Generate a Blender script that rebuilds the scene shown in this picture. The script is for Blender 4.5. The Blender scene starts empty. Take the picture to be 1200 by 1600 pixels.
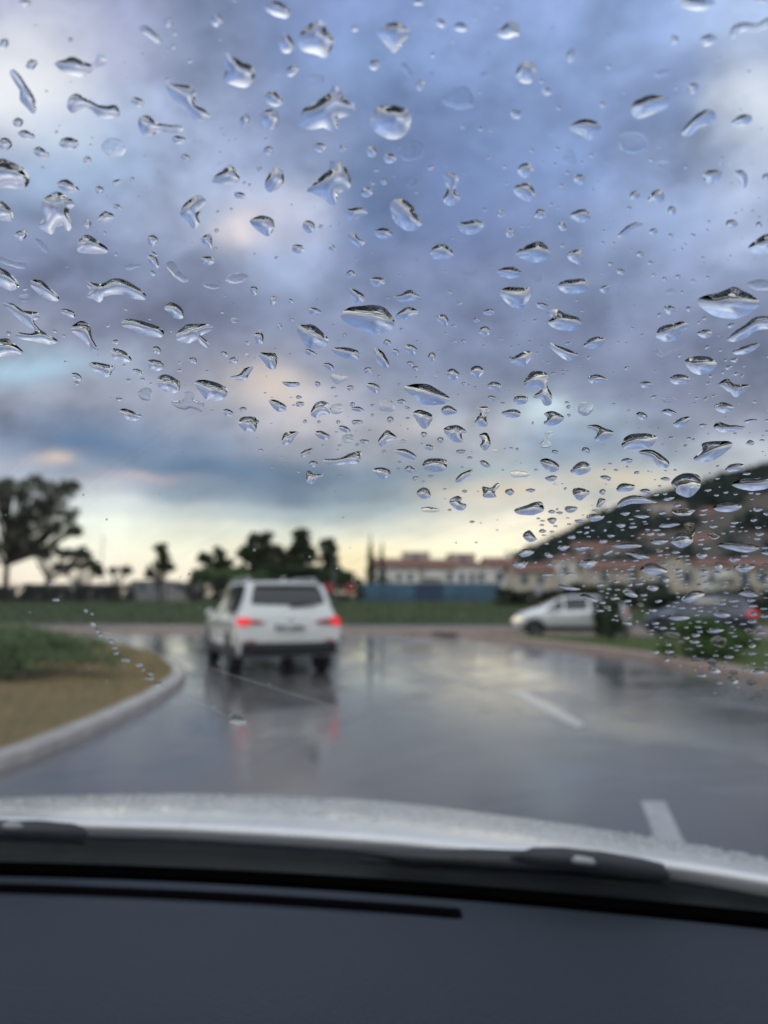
import bpy, bmesh, math, random
import numpy as np
from mathutils import Vector, Matrix, noise as mn
from mathutils.geometry import delaunay_2d_cdt
from mathutils.bvhtree import BVHTree
R = math.radians
random.seed(11)
scene = bpy.context.scene

# ------------------------------------------------------------------ camera
EYE = Vector((0, 0, 1.35)); FPX = 1200.0
PITCH = math.atan(135 / 1200.0)
FW = Vector((0, math.cos(PITCH), math.sin(PITCH)))
UP = Vector((0, -math.sin(PITCH), math.cos(PITCH)))
RT = Vector((1, 0, 0))
cd = bpy.data.cameras.new('camera'); cam = bpy.data.objects.new('camera', cd)
scene.collection.objects.link(cam); scene.camera = cam
cam.location = EYE; cam.rotation_euler = (R(90) + PITCH, 0, 0)
cd.sensor_fit = 'VERTICAL'; cd.sensor_height = 36; cd.sensor_width = 27
cd.lens = 27.0; cd.clip_start = 0.02; cd.clip_end = 4000
cd.dof.use_dof = True; cd.dof.focus_distance = 0.28; cd.dof.aperture_fstop = 27.0 / 3.2
cd.dof.aperture_blades = 0

# ------------------------------------------------------------------ exposure
scene.render.engine = 'CYCLES'
scene.view_settings.view_transform = 'Standard'; scene.view_settings.look = 'None'
scene.view_settings.exposure = 0.13; scene.view_settings.gamma = 1.0
try:
    scene.cycles.max_bounces = 14; scene.cycles.transmission_bounces = 12; scene.cycles.transparent_max_bounces = 24
    scene.cycles.caustics_reflective = True; scene.cycles.caustics_refractive = True
except Exception: pass

def lin(c):
    c = c / 255.0
    return c / 12.92 if c <= 0.04045 else ((c + 0.055) / 1.055) ** 2.4
def srgb(r, g, b): return (lin(r), lin(g), lin(b), 1)

# ------------------------------------------------------------------ node helper
class NT:
    def __init__(s, nt): s.nt = nt; s.n = nt.nodes; s.l = nt.links
    def new(s, t, **kw):
        n = s.n.new(t)
        for k, v in kw.items(): setattr(n, k, v)
        return n
    def put(s, sock, v):
        if v is None: return
        if isinstance(v, bpy.types.NodeSocket): s.l.new(v, sock)
        else: sock.default_value = v
    def math(s, op, a, b=None, c=None, clamp=False):
        n = s.new('ShaderNodeMath', operation=op, use_clamp=clamp)
        s.put(n.inputs[0], a); s.put(n.inputs[1], b); s.put(n.inputs[2], c); return n.outputs[0]
    def vmath(s, op, a, b=None, scale=None):
        n = s.new('ShaderNodeVectorMath', operation=op)
        s.put(n.inputs[0], a); s.put(n.inputs[1], b)
        if scale is not None: s.put(n.inputs['Scale'], scale)
        return n.outputs[0]
    def noise(s, vec, scale, detail=4, rough=0.55, dist=0.0, out='Fac'):
        n = s.new('ShaderNodeTexNoise'); s.put(n.inputs['Vector'], vec)
        n.inputs['Scale'].default_value = scale; n.inputs['Detail'].default_value = detail
        n.inputs['Roughness'].default_value = rough; n.inputs['Distortion'].default_value = dist
        return n.outputs[out]
    def mix(s, f, a, b, blend='MIX'):
        n = s.new('ShaderNodeMix', data_type='RGBA', blend_type=blend)
        s.put(n.inputs[0], f); s.put(n.inputs[6], a); s.put(n.inputs[7], b); return n.outputs[2]
    def rng(s, v, a, b, c=0.0, d=1.0, smooth=False):
        n = s.new('ShaderNodeMapRange'); n.clamp = True
        if smooth: n.interpolation_type = 'SMOOTHSTEP'
        s.put(n.inputs[0], v)
        for i, x in enumerate((a, b, c, d)): n.inputs[i + 1].default_value = x
        return n.outputs[0]

# ------------------------------------------------------------------ world: evening sky under broken cloud
FILL_EL, FILL_AZ = R(40), R(215)
world = bpy.data.worlds.new('World'); scene.world = world; world.use_nodes = True
W = NT(world.node_tree); W.n.clear()
wo = W.new('ShaderNodeOutputWorld'); bg = W.new('ShaderNodeBackground')
tc = W.new('ShaderNodeTexCoord')
dirv = tc.outputs['Generated']
sky = W.new('ShaderNodeTexSky'); sky.sky_type = 'NISHITA'; sky.sun_disc = False
sky.sun_elevation = FILL_EL; sky.sun_rotation = FILL_AZ
# noise bends the cloud banks (larger bends high up, thin streaks near the horizon)
wn = W.noise(dirv, 3.2, 5, 0.55, 0.3, 'Color')
wv = W.vmath('SUBTRACT', wn, (0.5, 0.5, 0.5))
wv = W.vmath('MULTIPLY', wv, (0.13, 0.13, 0.055))
wn2 = W.noise(W.vmath('MULTIPLY', dirv, (1, 1, 2.6)), 11, 4, 0.6, 0.2, 'Color')
wv2 = W.vmath('MULTIPLY', W.vmath('SUBTRACT', wn2, (0.5, 0.5, 0.5)), (0.07, 0.07, 0.022))
wd = W.vmath('ADD', W.vmath('ADD', dirv, wv), wv2)
sx = W.new('ShaderNodeSeparateXYZ'); W.l.new(wd, sx.inputs[0])
X_, Y_, Z_ = sx.outputs
az = W.math('ARCTAN2', X_, Y_)
el = W.math('ARCTAN2', Z_, Y_)   # height of the cloud bands, straight banks running left to right
hyp = W.math('SQRT', W.math('ADD', W.math('MULTIPLY', X_, X_), W.math('MULTIPLY', Y_, Y_)))
tel = W.math('ARCTAN2', Z_, hyp)
azf = W.math('DIVIDE', W.math('ADD', az, R(32)), R(64), clamp=True)
def az_of(px): return math.atan((px - 600) / 1200.0)
# rows of cloud colour: elevation in degrees, colours from left (-26 deg) to right (+26 deg)
ROWS_PX = [
 (0, [(165,172,205),(150,158,195),(120,138,178),(112,135,185),(118,142,200),(132,160,220),(135,165,225),(128,158,215),(165,190,235)]),
 (80, [(185,190,215),(165,172,205),(120,135,172),(105,128,175),(110,138,190),(122,150,208),(128,158,216),(125,150,200),(150,172,215)]),
 (160, [(215,220,238),(175,190,225),(150,165,205),(110,130,172),(98,124,172),(112,140,195),(122,150,205),(120,145,195),(185,205,240)]),
 (250, [(165,178,212),(158,185,225),(165,180,220),(135,152,192),(96,118,160),(105,130,182),(118,146,202),(135,158,205),(175,190,225)]),
 (340, [(135,150,190),(150,165,205),(165,178,212),(185,190,215),(102,122,165),(104,124,172),(115,136,182),(135,155,200),(160,175,210)]),
 (430, [(125,138,178),(120,135,172),(130,142,178),(150,168,208),(115,130,172),(112,128,170),(120,138,180),(130,148,190),(140,155,195)]),
 (500, [(150,160,190),(122,130,165),(115,124,158),(125,138,175),(135,150,192),(115,130,172),(115,130,170),(118,130,168),(125,138,175)]),
 (570, [(165,190,220),(155,168,198),(135,142,170),(140,148,175),(125,138,172),(122,136,175),(115,128,165),(112,124,160),(120,132,168)]),
 (620, [(150,158,185),(150,158,185),(150,155,180),(185,180,190),(140,150,178),(145,155,185),(125,138,172),(115,125,160),(130,140,170)]),
 (660, [(120,138,175),(120,138,172),(138,148,175),(185,180,190),(165,170,188),(180,185,200),(160,182,212),(130,142,175),(145,152,178)]),
 (700, [(140,155,188),(98,126,165),(108,132,168),(150,155,175),(165,172,190),(175,180,195),(140,170,205),(150,165,190),(165,172,185)]),
 (740, [(165,175,200),(130,148,180),(92,124,158),(100,132,165),(120,148,175),(165,180,190),(150,172,195),(165,180,195),(180,185,192)]),
 (770, [(190,200,215),(190,195,205),(130,155,180),(105,135,165),(135,158,178),(195,190,182),(185,195,200),(190,195,198),(190,190,190)]),
 (795, [(215,225,228),(215,222,222),(195,205,205),(160,180,190),(160,180,190),(205,198,182),(215,208,195),(225,212,192),(200,200,195)]),
 (825, [(225,235,225),(232,238,220),(232,235,212),(222,225,205),(210,212,195),(235,222,190),(230,212,180),(215,208,190),(200,195,190)]),
 (860, [(238,234,208),(242,238,208),(246,239,204),(240,230,195),(246,232,185),(250,236,186),(226,210,185),(210,200,188),(200,192,186)]),
 (895, [(244,226,198),(246,230,202),(248,230,196),(244,226,190),(250,230,184),(250,232,190),(226,206,182),(206,196,186),(196,190,184)]),
 (925, [(240,216,190),(244,222,194),(246,222,188),(240,218,184),(246,222,176),(244,222,182),(220,198,176),(200,190,180),(190,184,178)]),
]
def el_of(py): return math.degrees(math.atan((800 - py) / FPX) + PITCH)
ROWS = [(el_of(y), c) for y, c in ROWS_PX]
def ramp(fac, cols):
    n = W.new('ShaderNodeValToRGB'); cr = n.color_ramp; cr.interpolation = 'EASE'
    pts = [((az_of(150 * i) + R(32)) / R(64), c) for i, c in enumerate(cols)]
    cr.elements[0].position = pts[0][0]; cr.elements[0].color = srgb(*pts[0][1])
    cr.elements[1].position = pts[-1][0]; cr.elements[1].color = srgb(*pts[-1][1])
    for p, c in pts[1:-1]:
        e = cr.elements.new(p); e.color = srgb(*c)
    W.put(n.inputs[0], fac); return n.outputs[0]
cur = None; pe = None
for e_, cols in reversed(ROWS):
    r_ = ramp(azf, cols)
    if cur is None: cur = r_
    else: cur = W.mix(W.rng(el, R(pe), R(e_), smooth=True), cur, r_)
    pe = e_
# cloud texture on top
fb = W.noise(W.vmath('MULTIPLY', dirv, (1, 1, 1.35)), 5.5, 7, 0.58, 0.25)
fb2 = W.noise(W.vmath('MULTIPLY', wd, (1, 1, 1.6)), 13, 6, 0.6, 0.3)
low = W.rng(el, R(3), R(14), 0.35, 1.0, True)
tex = W.math('ADD', W.math('MULTIPLY', W.math('SUBTRACT', fb, 0.5), 1.75), W.math('MULTIPLY', W.math('SUBTRACT', fb2, 0.5), 0.95))
cur = W.mix(1.0, cur, W.math('ADD', W.math('MULTIPLY', tex, low), 1.0), 'MULTIPLY')
hs = W.new('ShaderNodeHueSaturation'); W.l.new(W.rng(el, R(8), R(28), 0.68, 0.86, True), hs.inputs['Saturation']); W.l.new(W.rng(el, R(4), R(9), 1.19, 1.02, True), hs.inputs['Value']); W.l.new(cur, hs.inputs['Color']); cur = hs.outputs[0]
# small bright breaks in the cloud (fixed directions in the sky)
def brk(px, py, wx, wy, col, amt, cur):
    d = (RT * ((px - 600) / FPX) + UP * ((800 - py) / FPX) + FW).normalized()
    a0 = math.atan2(d.x, d.y); e0 = math.atan2(d.z, d.y)
    u = W.math('DIVIDE', W.math('SUBTRACT', az, a0), wx / FPX); v = W.math('DIVIDE', W.math('SUBTRACT', el, e0), wy / FPX)
    q = W.math('ADD', W.math('MULTIPLY', u, u), W.math('MULTIPLY', v, v))
    g = W.math('MULTIPLY', W.math('EXPONENT', W.math('MULTIPLY', q, -1.0)), amt, clamp=True)
    return W.mix(g, cur, srgb(*col))
for b in [(385, 370, 45, 28, (236, 226, 232), .95), (400, 605, 60, 34, (232, 214, 200), .75), (80, 718, 30, 11, (238, 214, 196), .9),
          (245, 748, 70, 9, (216, 200, 200), .8), (858, 640, 38, 24, (214, 232, 240), .9), (20, 130, 85, 66, (246, 247, 252), .9), (95, 215, 60, 34, (206, 222, 246), .6),
          (640, 655, 60, 22, (214, 208, 208), .6), (20, 574, 90, 16, (176, 208, 232), .8), (790, 770, 90, 16, (232, 216, 190), .7),
          (1180, 150, 60, 56, (232, 238, 250), .8), (1010, 330, 90, 36, (160, 178, 216), .5), (1000, 755, 120, 18, (240, 222, 190), .6), (150, 690, 130, 26, (92, 124, 164), .6),
          (340, 735, 110, 20, (90, 122, 158), .6), (560, 880, 60, 30, (255, 230, 170), .5), (560, 330, 90, 60, (92, 116, 160), .35),
          (730, 300, 120, 60, (100, 122, 168), .3), (60, 285, 70, 40, (176, 204, 240), .5)]:
    cur = brk(*b, cur)
# the sky behind and overhead is a lighter, even overcast
back = W.rng(W.math('ABSOLUTE', az), R(42), R(80), smooth=True)
high = W.rng(tel, R(42), R(58), smooth=True)
bk = W.math('MAXIMUM', back, high)
ovc = W.mix(W.noise(dirv, 2.2, 5), (0.45, 0.49, 0.56, 1), (0.95, 0.97, 1.02, 1))
ovc = W.mix(W.rng(tel, R(35), R(75), smooth=True), ovc, (1.34, 1.42, 1.58, 1))
cur = W.mix(bk, cur, ovc)
nis = W.mix(1.0, sky.outputs[0], (0.07, 0.07, 0.07, 1), 'MULTIPLY')
cur = W.mix(0.06, cur, nis)
# ground half of the sphere
cur = W.mix(W.rng(tel, R(-1.5), R(-6)), cur, (0.06, 0.065, 0.06, 1))
W.l.new(cur, bg.inputs[0]); bg.inputs[1].default_value = 1.0
W.l.new(bg.outputs[0], wo.inputs[0])

sd = bpy.data.lights.new('sky_fill', 'SUN'); sd.energy = 0.5; sd.angle = R(20); sd.color = (1.0, 0.96, 0.90)  # added soft fill from behind, standing in for the brighter overcast sky
so = bpy.data.objects.new('sky_fill', sd); scene.collection.objects.link(so)
sdir = Vector((math.sin(FILL_AZ) * math.cos(FILL_EL), math.cos(FILL_AZ) * math.cos(FILL_EL), math.sin(FILL_EL)))
so.rotation_euler = sdir.to_track_quat('Z', 'Y').to_euler(); so.location = (0, 0, 60)

# ------------------------------------------------------------------ geometry helpers
def ray(px, py): return RT * ((px - 600) / FPX) + UP * ((800 - py) / FPX) + FW
def gp(px, py, z=0.0):
    d = ray(px, py); return EYE + d * ((z - EYE.z) / d.z)
def at(px, py, D):
    d = ray(px, py); return EYE + d * (D / d.y)
def zat(py, D): return at(600, py, D).z
def xat(px, D): return at(px, 935, D).x

def link(o): scene.collection.objects.link(o); return o
def obj(name, verts, faces, mats, parent=None, smooth=True, mi=None):
    me = bpy.data.meshes.new(name); me.from_pydata([tuple(v) for v in verts], [], faces); 
    for m in (mats if isinstance(mats, (list, tuple)) else [mats]): me.materials.append(m)
    if mi: me.polygons.foreach_set('material_index', mi)
    if smooth: me.polygons.foreach_set('use_smooth', [True] * len(me.polygons))
    me.update()
    o = link(bpy.data.objects.new(name, me))
    if parent is not None: o.parent = parent
    return o
def bobj(name, bm, mats, parent=None, smooth=False):
    bmesh.ops.recalc_face_normals(bm, faces=bm.faces)
    me = bpy.data.meshes.new(name); bm.to_mesh(me); bm.free()
    for m in (mats if isinstance(mats, (list, tuple)) else [mats]): me.materials.append(m)
    if smooth: me.polygons.foreach_set('use_smooth', [True] * len(me.polygons))
    o = link(bpy.data.objects.new(name, me))
    if parent is not None: o.parent = parent
    return o
def empty(name, loc=(0, 0, 0), rz=0.0):
    o = link(bpy.data.objects.new(name, None)); o.location = loc; o.rotation_euler = (0, 0, rz)
    o.empty_display_size = 0.1; return o
def tag(o, label=None, cat=None, group=None, kind=None):
    if label: o['label'] = label
    if cat: o['category'] = cat
    if group: o['group'] = group
    if kind: o['kind'] = kind
    return o
def box(bm, x0, x1, y0, y1, z0, z1, bevel=0.0, mi=0):
    ps = [(x0,y0,z0),(x1,y0,z0),(x1,y1,z0),(x0,y1,z0),(x0,y0,z1),(x1,y0,z1),(x1,y1,z1),(x0,y1,z1)]
    v = [bm.verts.new(p) for p in ps]
    fs = [bm.faces.new([v[i] for i in f]) for f in ((3,2,1,0),(4,5,6,7),(0,1,5,4),(1,2,6,5),(2,3,7,6),(3,0,4,7))]
    for f in fs: f.material_index = mi
    if bevel:
        es = list({e for f in fs for e in f.edges})
        bmesh.ops.bevel(bm, geom=es, offset=bevel, segments=2, affect='EDGES', profile=0.7)
def tube(bm, pts, rads, seg=8, cap=True, squash=None):
    rings = []
    n = len(pts)
    for i, p in enumerate(pts):
        p = Vector(p)
        t = (Vector(pts[min(i + 1, n - 1)]) - Vector(pts[max(i - 1, 0)])).normalized()
        a = Vector((0, 0, 1)) if abs(t.z) < 0.9 else Vector((0, 1, 0))
        u = t.cross(a).normalized(); w = u.cross(t).normalized()
        r = rads[i] if isinstance(rads, (list, tuple)) else rads
        sq = squash or (1, 1)
        rings.append([bm.verts.new(p + u * (math.cos(2*math.pi*k/seg) * r * sq[0]) + w * (math.sin(2*math.pi*k/seg) * r * sq[1])) for k in range(seg)])
    for a, b in zip(rings, rings[1:]):
        for k in range(seg): bm.faces.new((a[k], a[(k+1) % seg], b[(k+1) % seg], b[k]))
    if cap:
        bm.faces.new(rings[0][::-1]); bm.faces.new(rings[-1])
def catmull(pts, m, closed=False):
    pts = [np.array(p, float) for p in pts]; n = len(pts); out = []
    rngi = n if closed else n - 1
    for i in range(rngi):
        if closed: p0, p1, p2, p3 = pts[(i-1) % n], pts[i], pts[(i+1) % n], pts[(i+2) % n]
        else: p0, p1, p2, p3 = pts[max(i-1, 0)], pts[i], pts[i+1], pts[min(i+2, n-1)]
        for k in range(m):
            t = k / m
            out.append(0.5*((2*p1)+(-p0+p2)*t+(2*p0-5*p1+4*p2-p3)*t*t+(-p0+3*p1-3*p2+p3)*t**3))
    if not closed: out.append(pts[-1])
    return out

# ------------------------------------------------------------------ materials
def mat(name, col, rough=0.6, metal=0.0, var=0.0, vscale=5.0, bump=0.0, bscale=40.0, coat=0.0, col2=None, spec=None, emit=None, estr=0.0):
    m = bpy.data.materials.new(name); m.use_nodes = True; T = NT(m.node_tree)
    b = T.n['Principled BSDF']
    c = (*col, 1) if len(col) == 3 else col
    b.inputs['Base Color'].default_value = c
    b.inputs['Roughness'].default_value = rough; b.inputs['Metallic'].default_value = metal
    if spec is not None: b.inputs['Specular IOR Level'].default_value = spec
    if coat: b.inputs['Coat Weight'].default_value = coat; b.inputs['Coat Roughness'].default_value = 0.06
    co = T.new('ShaderNodeTexCoord').outputs['Object']
    if var or col2:
        f = T.rng(T.noise(co, vscale, 5, 0.6), 0.3, 0.7)
        c2 = (*col2, 1) if col2 else tuple(x * (1 - var) for x in c[:3]) + (1,)
        T.l.new(T.mix(f, c, c2), b.inputs['Base Color'])
    if bump:
        bn = T.new('ShaderNodeBump'); bn.inputs['Strength'].default_value = bump; bn.inputs['Distance'].default_value = 0.01
        T.l.new(T.noise(co, bscale, 4), bn.inputs['Height']); T.l.new(bn.outputs[0], b.inputs['Normal'])
    if emit:
        b.inputs['Emission Color'].default_value = (*emit, 1); b.inputs['Emission Strength'].default_value = estr
    return m
M = {}
M['white_paint'] = mat('white_paint', (0.66, 0.68, 0.67), 0.25, coat=1.0, var=0.05, vscale=2)
M['silver_paint'] = mat('silver_paint', (0.62, 0.63, 0.64), 0.28, metal=0.35, coat=1.0, var=0.05, vscale=2)
M['navy_paint'] = mat('navy_paint', (0.03, 0.04, 0.075), 0.3, metal=0.2, coat=1.0, var=0.1)
M['dark_glass'] = mat('dark_glass', (0.012, 0.015, 0.018), 0.05, spec=0.8, var=0.1)
M['black_plastic'] = mat('black_plastic', (0.018, 0.02, 0.022), 0.5, bump=0.2, bscale=300, var=0.2)
M['rubber'] = mat('rubber', (0.012, 0.012, 0.013), 0.7, bump=0.3, bscale=120, var=0.2)
M['rim'] = mat('rim', (0.38, 0.38, 0.39), 0.35, metal=0.8, var=0.1)
M['chrome'] = mat('chrome', (0.7, 0.7, 0.7), 0.15, metal=1.0, var=0.05)
M['tail_lit'] = mat('tail_lit', (0.3, 0.004, 0.008), 0.2, emit=(1.0, 0.008, 0.02), estr=0.72, var=0.1)
M['tail_dim'] = mat('tail_dim', (0.22, 0.01, 0.012), 0.15, emit=(1.0, 0.05, 0.04), estr=0.06, var=0.1)
M['head_lit'] = mat('head_lit', (0.8, 0.75, 0.6), 0.2, emit=(1.0, 0.78, 0.5), estr=0.55, var=0.05)
M['plate'] = mat('plate', (0.62, 0.62, 0.60), 0.4, var=0.1, vscale=30)
M['plate_blue'] = mat('plate_blue', (0.02, 0.06, 0.3), 0.4, var=0.1)
M['ink'] = mat('ink', (0.02, 0.02, 0.02), 0.5, var=0.1)
# ================================================================== THE SETTING
def wet_asphalt():
    m = bpy.data.materials.new('wet_asphalt'); m.use_nodes = True; T = NT(m.node_tree); b = T.n['Principled BSDF']
    co = T.new('ShaderNodeTexCoord').outputs['Object']
    big = T.noise(T.vmath('MULTIPLY', co, (1.0, .6, 1)), 0.75, 6, 0.62, 0.9); med = T.noise(T.vmath('MULTIPLY', co, (.6, 1.6, 1)), 2.2, 6, 0.65); fine = T.noise(co, 90, 3, 0.7)
    base = T.mix(T.rng(big, 0.35, 0.65), (0.034, 0.030, 0.026, 1), (0.072, 0.064, 0.054, 1))
    base = T.mix(T.rng(fine, 0.4, 0.75), base, (0.12, 0.115, 0.105, 1))
    T.l.new(base, b.inputs['Base Color'])
    b.inputs['Roughness'].default_value = 0.45
    b.inputs['Coat Weight'].default_value = 1.0; b.inputs['Coat IOR'].default_value = 1.58
    wet = T.math('ADD', T.math('MULTIPLY', big, 0.6), T.math('MULTIPLY', med, 0.4))
    T.l.new(T.rng(wet, 0.42, 0.58, 0.02, 0.24), b.inputs['Coat Roughness'])
    bn = T.new('ShaderNodeBump'); bn.inputs['Strength'].default_value = 0.035; bn.inputs['Distance'].default_value = 0.02
    T.l.new(T.math('ADD', T.noise(co, 6, 5, 0.7), T.math('MULTIPLY', fine, .35)), bn.inputs['Height'])
    T.l.new(bn.outputs[0], b.inputs['Coat Normal']); 
    bn2 = T.new('ShaderNodeBump'); bn2.inputs['Strength'].default_value = 0.4; bn2.inputs['Distance'].default_value = 0.01
    T.l.new(fine, bn2.inputs['Height']); T.l.new(bn2.outputs[0], b.inputs['Normal'])
    return m
def grassy(name, a, b_, c, sc=0.6):
    m = bpy.data.materials.new(name); m.use_nodes = True; T = NT(m.node_tree); b = T.n['Principled BSDF']
    co = T.new('ShaderNodeTexCoord').outputs['Object']
    k = T.mix(T.rng(T.noise(co, sc, 5, 0.6), 0.35, 0.65), (*a, 1), (*b_, 1))
    k = T.mix(T.rng(T.noise(co, sc * 9, 5, 0.7), 0.45, 0.7), k, (*c, 1))
    T.l.new(k, b.inputs['Base Color']); b.inputs['Roughness'].default_value = 0.9; b.inputs['Specular IOR Level'].default_value = 0.2
    bn = T.new('ShaderNodeBump'); bn.inputs['Strength'].default_value = 0.8; bn.inputs['Distance'].default_value = 0.06
    T.l.new(T.noise(co, 18, 4, 0.7), bn.inputs['Height']); T.l.new(bn.outputs[0], b.inputs['Normal'])
    return m
M['asphalt'] = wet_asphalt()
M['bank'] = grassy('bank_grass', (0.052, 0.075, 0.030), (0.07, 0.09, 0.036), (0.034, 0.05, 0.022))
M['verge'] = grassy('verge_grass', (0.075, 0.115, 0.028), (0.10, 0.12, 0.04), (0.05, 0.08, 0.02))
M['soil'] = grassy('soil_dry_grass', (0.26, 0.17, 0.085), (0.20, 0.15, 0.07), (0.13, 0.145, 0.05), 0.9)
T = NT(M['bank'].node_tree); b = T.n['Principled BSDF']; old = b.inputs['Base Color'].links[0].from_socket
sp = T.new('ShaderNodeSeparateXYZ'); T.l.new(T.new('ShaderNodeTexCoord').outputs['Object'], sp.inputs[0])
T.l.new(T.mix(T.rng(sp.outputs[2], 3.0, 7.0), old, (0.085, 0.075, 0.062, 1)), b.inputs['Base Color'])   # bare earth and scrub higher up the hill
M['field'] = grassy('field', (0.05, 0.08, 0.03), (0.07, 0.09, 0.04), (0.04, 0.06, 0.02), 0.1)
M['kerb'] = mat('kerb_concrete', (0.47, 0.44, 0.41), 0.55, var=0.35, vscale=3, bump=0.4, bscale=60, coat=0.3)
M['kerb_pink'] = mat('kerb_pinkish', (0.34, 0.25, 0.20), 0.6, var=0.3, vscale=3, bump=0.4, bscale=60)
M['paving'] = mat('paving', (0.22, 0.18, 0.155), 0.5, var=0.3, vscale=1.5, bump=0.3, bscale=30, coat=0.3)
M['marking'] = mat('road_paint', (0.55, 0.55, 0.54), 0.35, var=0.45, vscale=9, bump=0.3, bscale=80, coat=0.6)
M['marking_worn'] = mat('road_paint_worn', (0.24, 0.24, 0.235), 0.35, var=0.6, vscale=6, bump=0.3, bscale=80, coat=0.6)

# ground to the horizon
def sheet(name, x0, x1, y0, y1, z, m, n=1):
    vs = [(x0 + (x1-x0)*i/n, y0 + (y1-y0)*j/n, z) for j in range(n+1) for i in range(n+1)]
    fs = [(j*(n+1)+i, j*(n+1)+i+1, (j+1)*(n+1)+i+1, (j+1)*(n+1)+i) for j in range(n) for i in range(n)]
    return tag(obj(name, vs, fs, m), kind='structure')
sheet('ground', -1800, 1800, -1500, 2500, -0.30, M['field'], 8)
sheet('road', -60, 70, -30, 34, 0.0, M['asphalt'], 4)

def slab(name, outline, ztop, zbot, m, noise_h=0.0, dens=1.0, label=None):
    """raised area from a 2D outline, gently uneven on top"""
    pts = [Vector((p[0], p[1])) for p in outline]
    xs = [p.x for p in pts]; ys = [p.y for p in pts]
    nb = len(pts); allp = list(pts)
    x = min(xs)
    while x < max(xs):
        y = min(ys)
        while y < max(ys):
            allp.append(Vector((x + random.uniform(-.2, .2)*dens, y + random.uniform(-.2, .2)*dens))); y += dens
        x += dens
    r = delaunay_2d_cdt(allp, [], [list(range(nb))], 1, 1e-5)
    V = [Vector((v.x, v.y, ztop(v.x, v.y) if callable(ztop) else ztop)) for v in r[0]]
    onb = [any(o < nb for o in oo) if oo else False for oo in r[3]]
    for v, b_ in zip(V, onb):
        if not b_: v.z += noise_h * mn.noise(Vector((v.x * .6, v.y * .6, 3)))
    F = [tuple(f) for f in r[2]]
    o = obj(name, V, F, m, smooth=True)
    return o
def strip(name, line, w, z, h, m, zfun=None, parent=None, side=1, joints=0):
    """kerb: a bevelled bar following a line, lying to its left (side=1) or right; joints = stone length"""
    bm = bmesh.new(); n = len(line); prev = None
    prof = [(0, -0.08), (0, h - 0.02), (0.025, h), (w - 0.01, h), (w, h - 0.02), (w, -0.08)]
    for i in range(n):
        p = Vector(line[i][:2]); a = Vector(line[max(i-1, 0)][:2]); b = Vector(line[min(i+1, n-1)][:2])
        t = (b - a).normalized(); nn = Vector((-t.y, t.x)) * side
        ring = [bm.verts.new((p.x + nn.x*q[0], p.y + nn.y*q[0], z + q[1])) for q in prof]
        if prev:
            for k in range(len(prof)-1): bm.faces.new((prev[k], prev[k+1], ring[k+1], ring[k]))
        prev = ring
    return bobj(name, bm, m, parent, True)
# ---- round island on the left
isl_px = [(-60,1222),(0,1204),(60,1184),(130,1154),(200,1121),(250,1094),(278,1074),(290,1060),(286,1048),(268,1037),(235,1026),(190,1017),(140,1010)]
isl = [gp(*p) for p in isl_px]
isl_line = [Vector((-1.9, 2.0)), Vector((-2.7, 4.0))]
isl_pts = [(-3.4, 1.5), (-3.05, 3.4)] + [(p.x, p.y) for p in isl] + [(-11.5, 23.2), (-16, 23.6), (-21, 21), (-24, 15), (-23, 8), (-18, 2), (-10, -1.5), (-5.5, -0.5)]
isl_curve = catmull(isl_pts, 6, closed=True)
ik = tag(strip('island_kerb', [tuple(p) for p in isl_curve] + [tuple(isl_curve[0])], 0.24, 0, 0.11, M['kerb']), kind='structure')
cx = sum(p[0] for p in isl_curve)/len(isl_curve); cy = sum(p[1] for p in isl_curve)/len(isl_curve)
inner = []
for i, p in enumerate(isl_curve):
    a = isl_curve[i-1]; b = isl_curve[(i+1) % len(isl_curve)]; t = Vector((b[0]-a[0], b[1]-a[1])).normalized()
    inner.append((p[0] - t.y*0.21, p[1] + t.x*0.21))
isl_soil = tag(slab('island_soil', inner, lambda x, y: 0.10 + 0.16*min(1, math.hypot((x+2.5)/6, 0)) if x < -4.5 else 0.10, 0, M['soil'], 0.07, 0.45), kind='structure')
# ---- grass verge on the right
fr = [gp(*p) for p in [(640,990),(700,994),(790,1002),(900,1015),(1000,1030),(1100,1048),(1200,1068),(1320,1092),(1500,1130)]]
fr2 = [tuple(p) for p in catmull([(p.x, p.y) for p in fr] + [(6.4, 5), (7.5, 0)], 6)]
verge_back = [(30, 0), (30, 20.0), (13.0, 23.0), (9, 24.9), (4.6, 26.0), (2.2, 27.6)]
tag(strip('verge_kerb', fr2, 0.34, 0, 0.14, M['kerb_pink']), kind='structure')
off = []
for i, p in enumerate(fr2):
    a = fr2[max(i-1,0)]; b = fr2[min(i+1,len(fr2)-1)]; t = Vector((b[0]-a[0], b[1]-a[1])).normalized()
    off.append((p[0]-t.y*0.31, p[1]+t.x*0.31))
verge = tag(slab('verge', off + verge_back, 0.125, 0, M['verge'], 0.05, 0.8), kind='structure')
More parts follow.
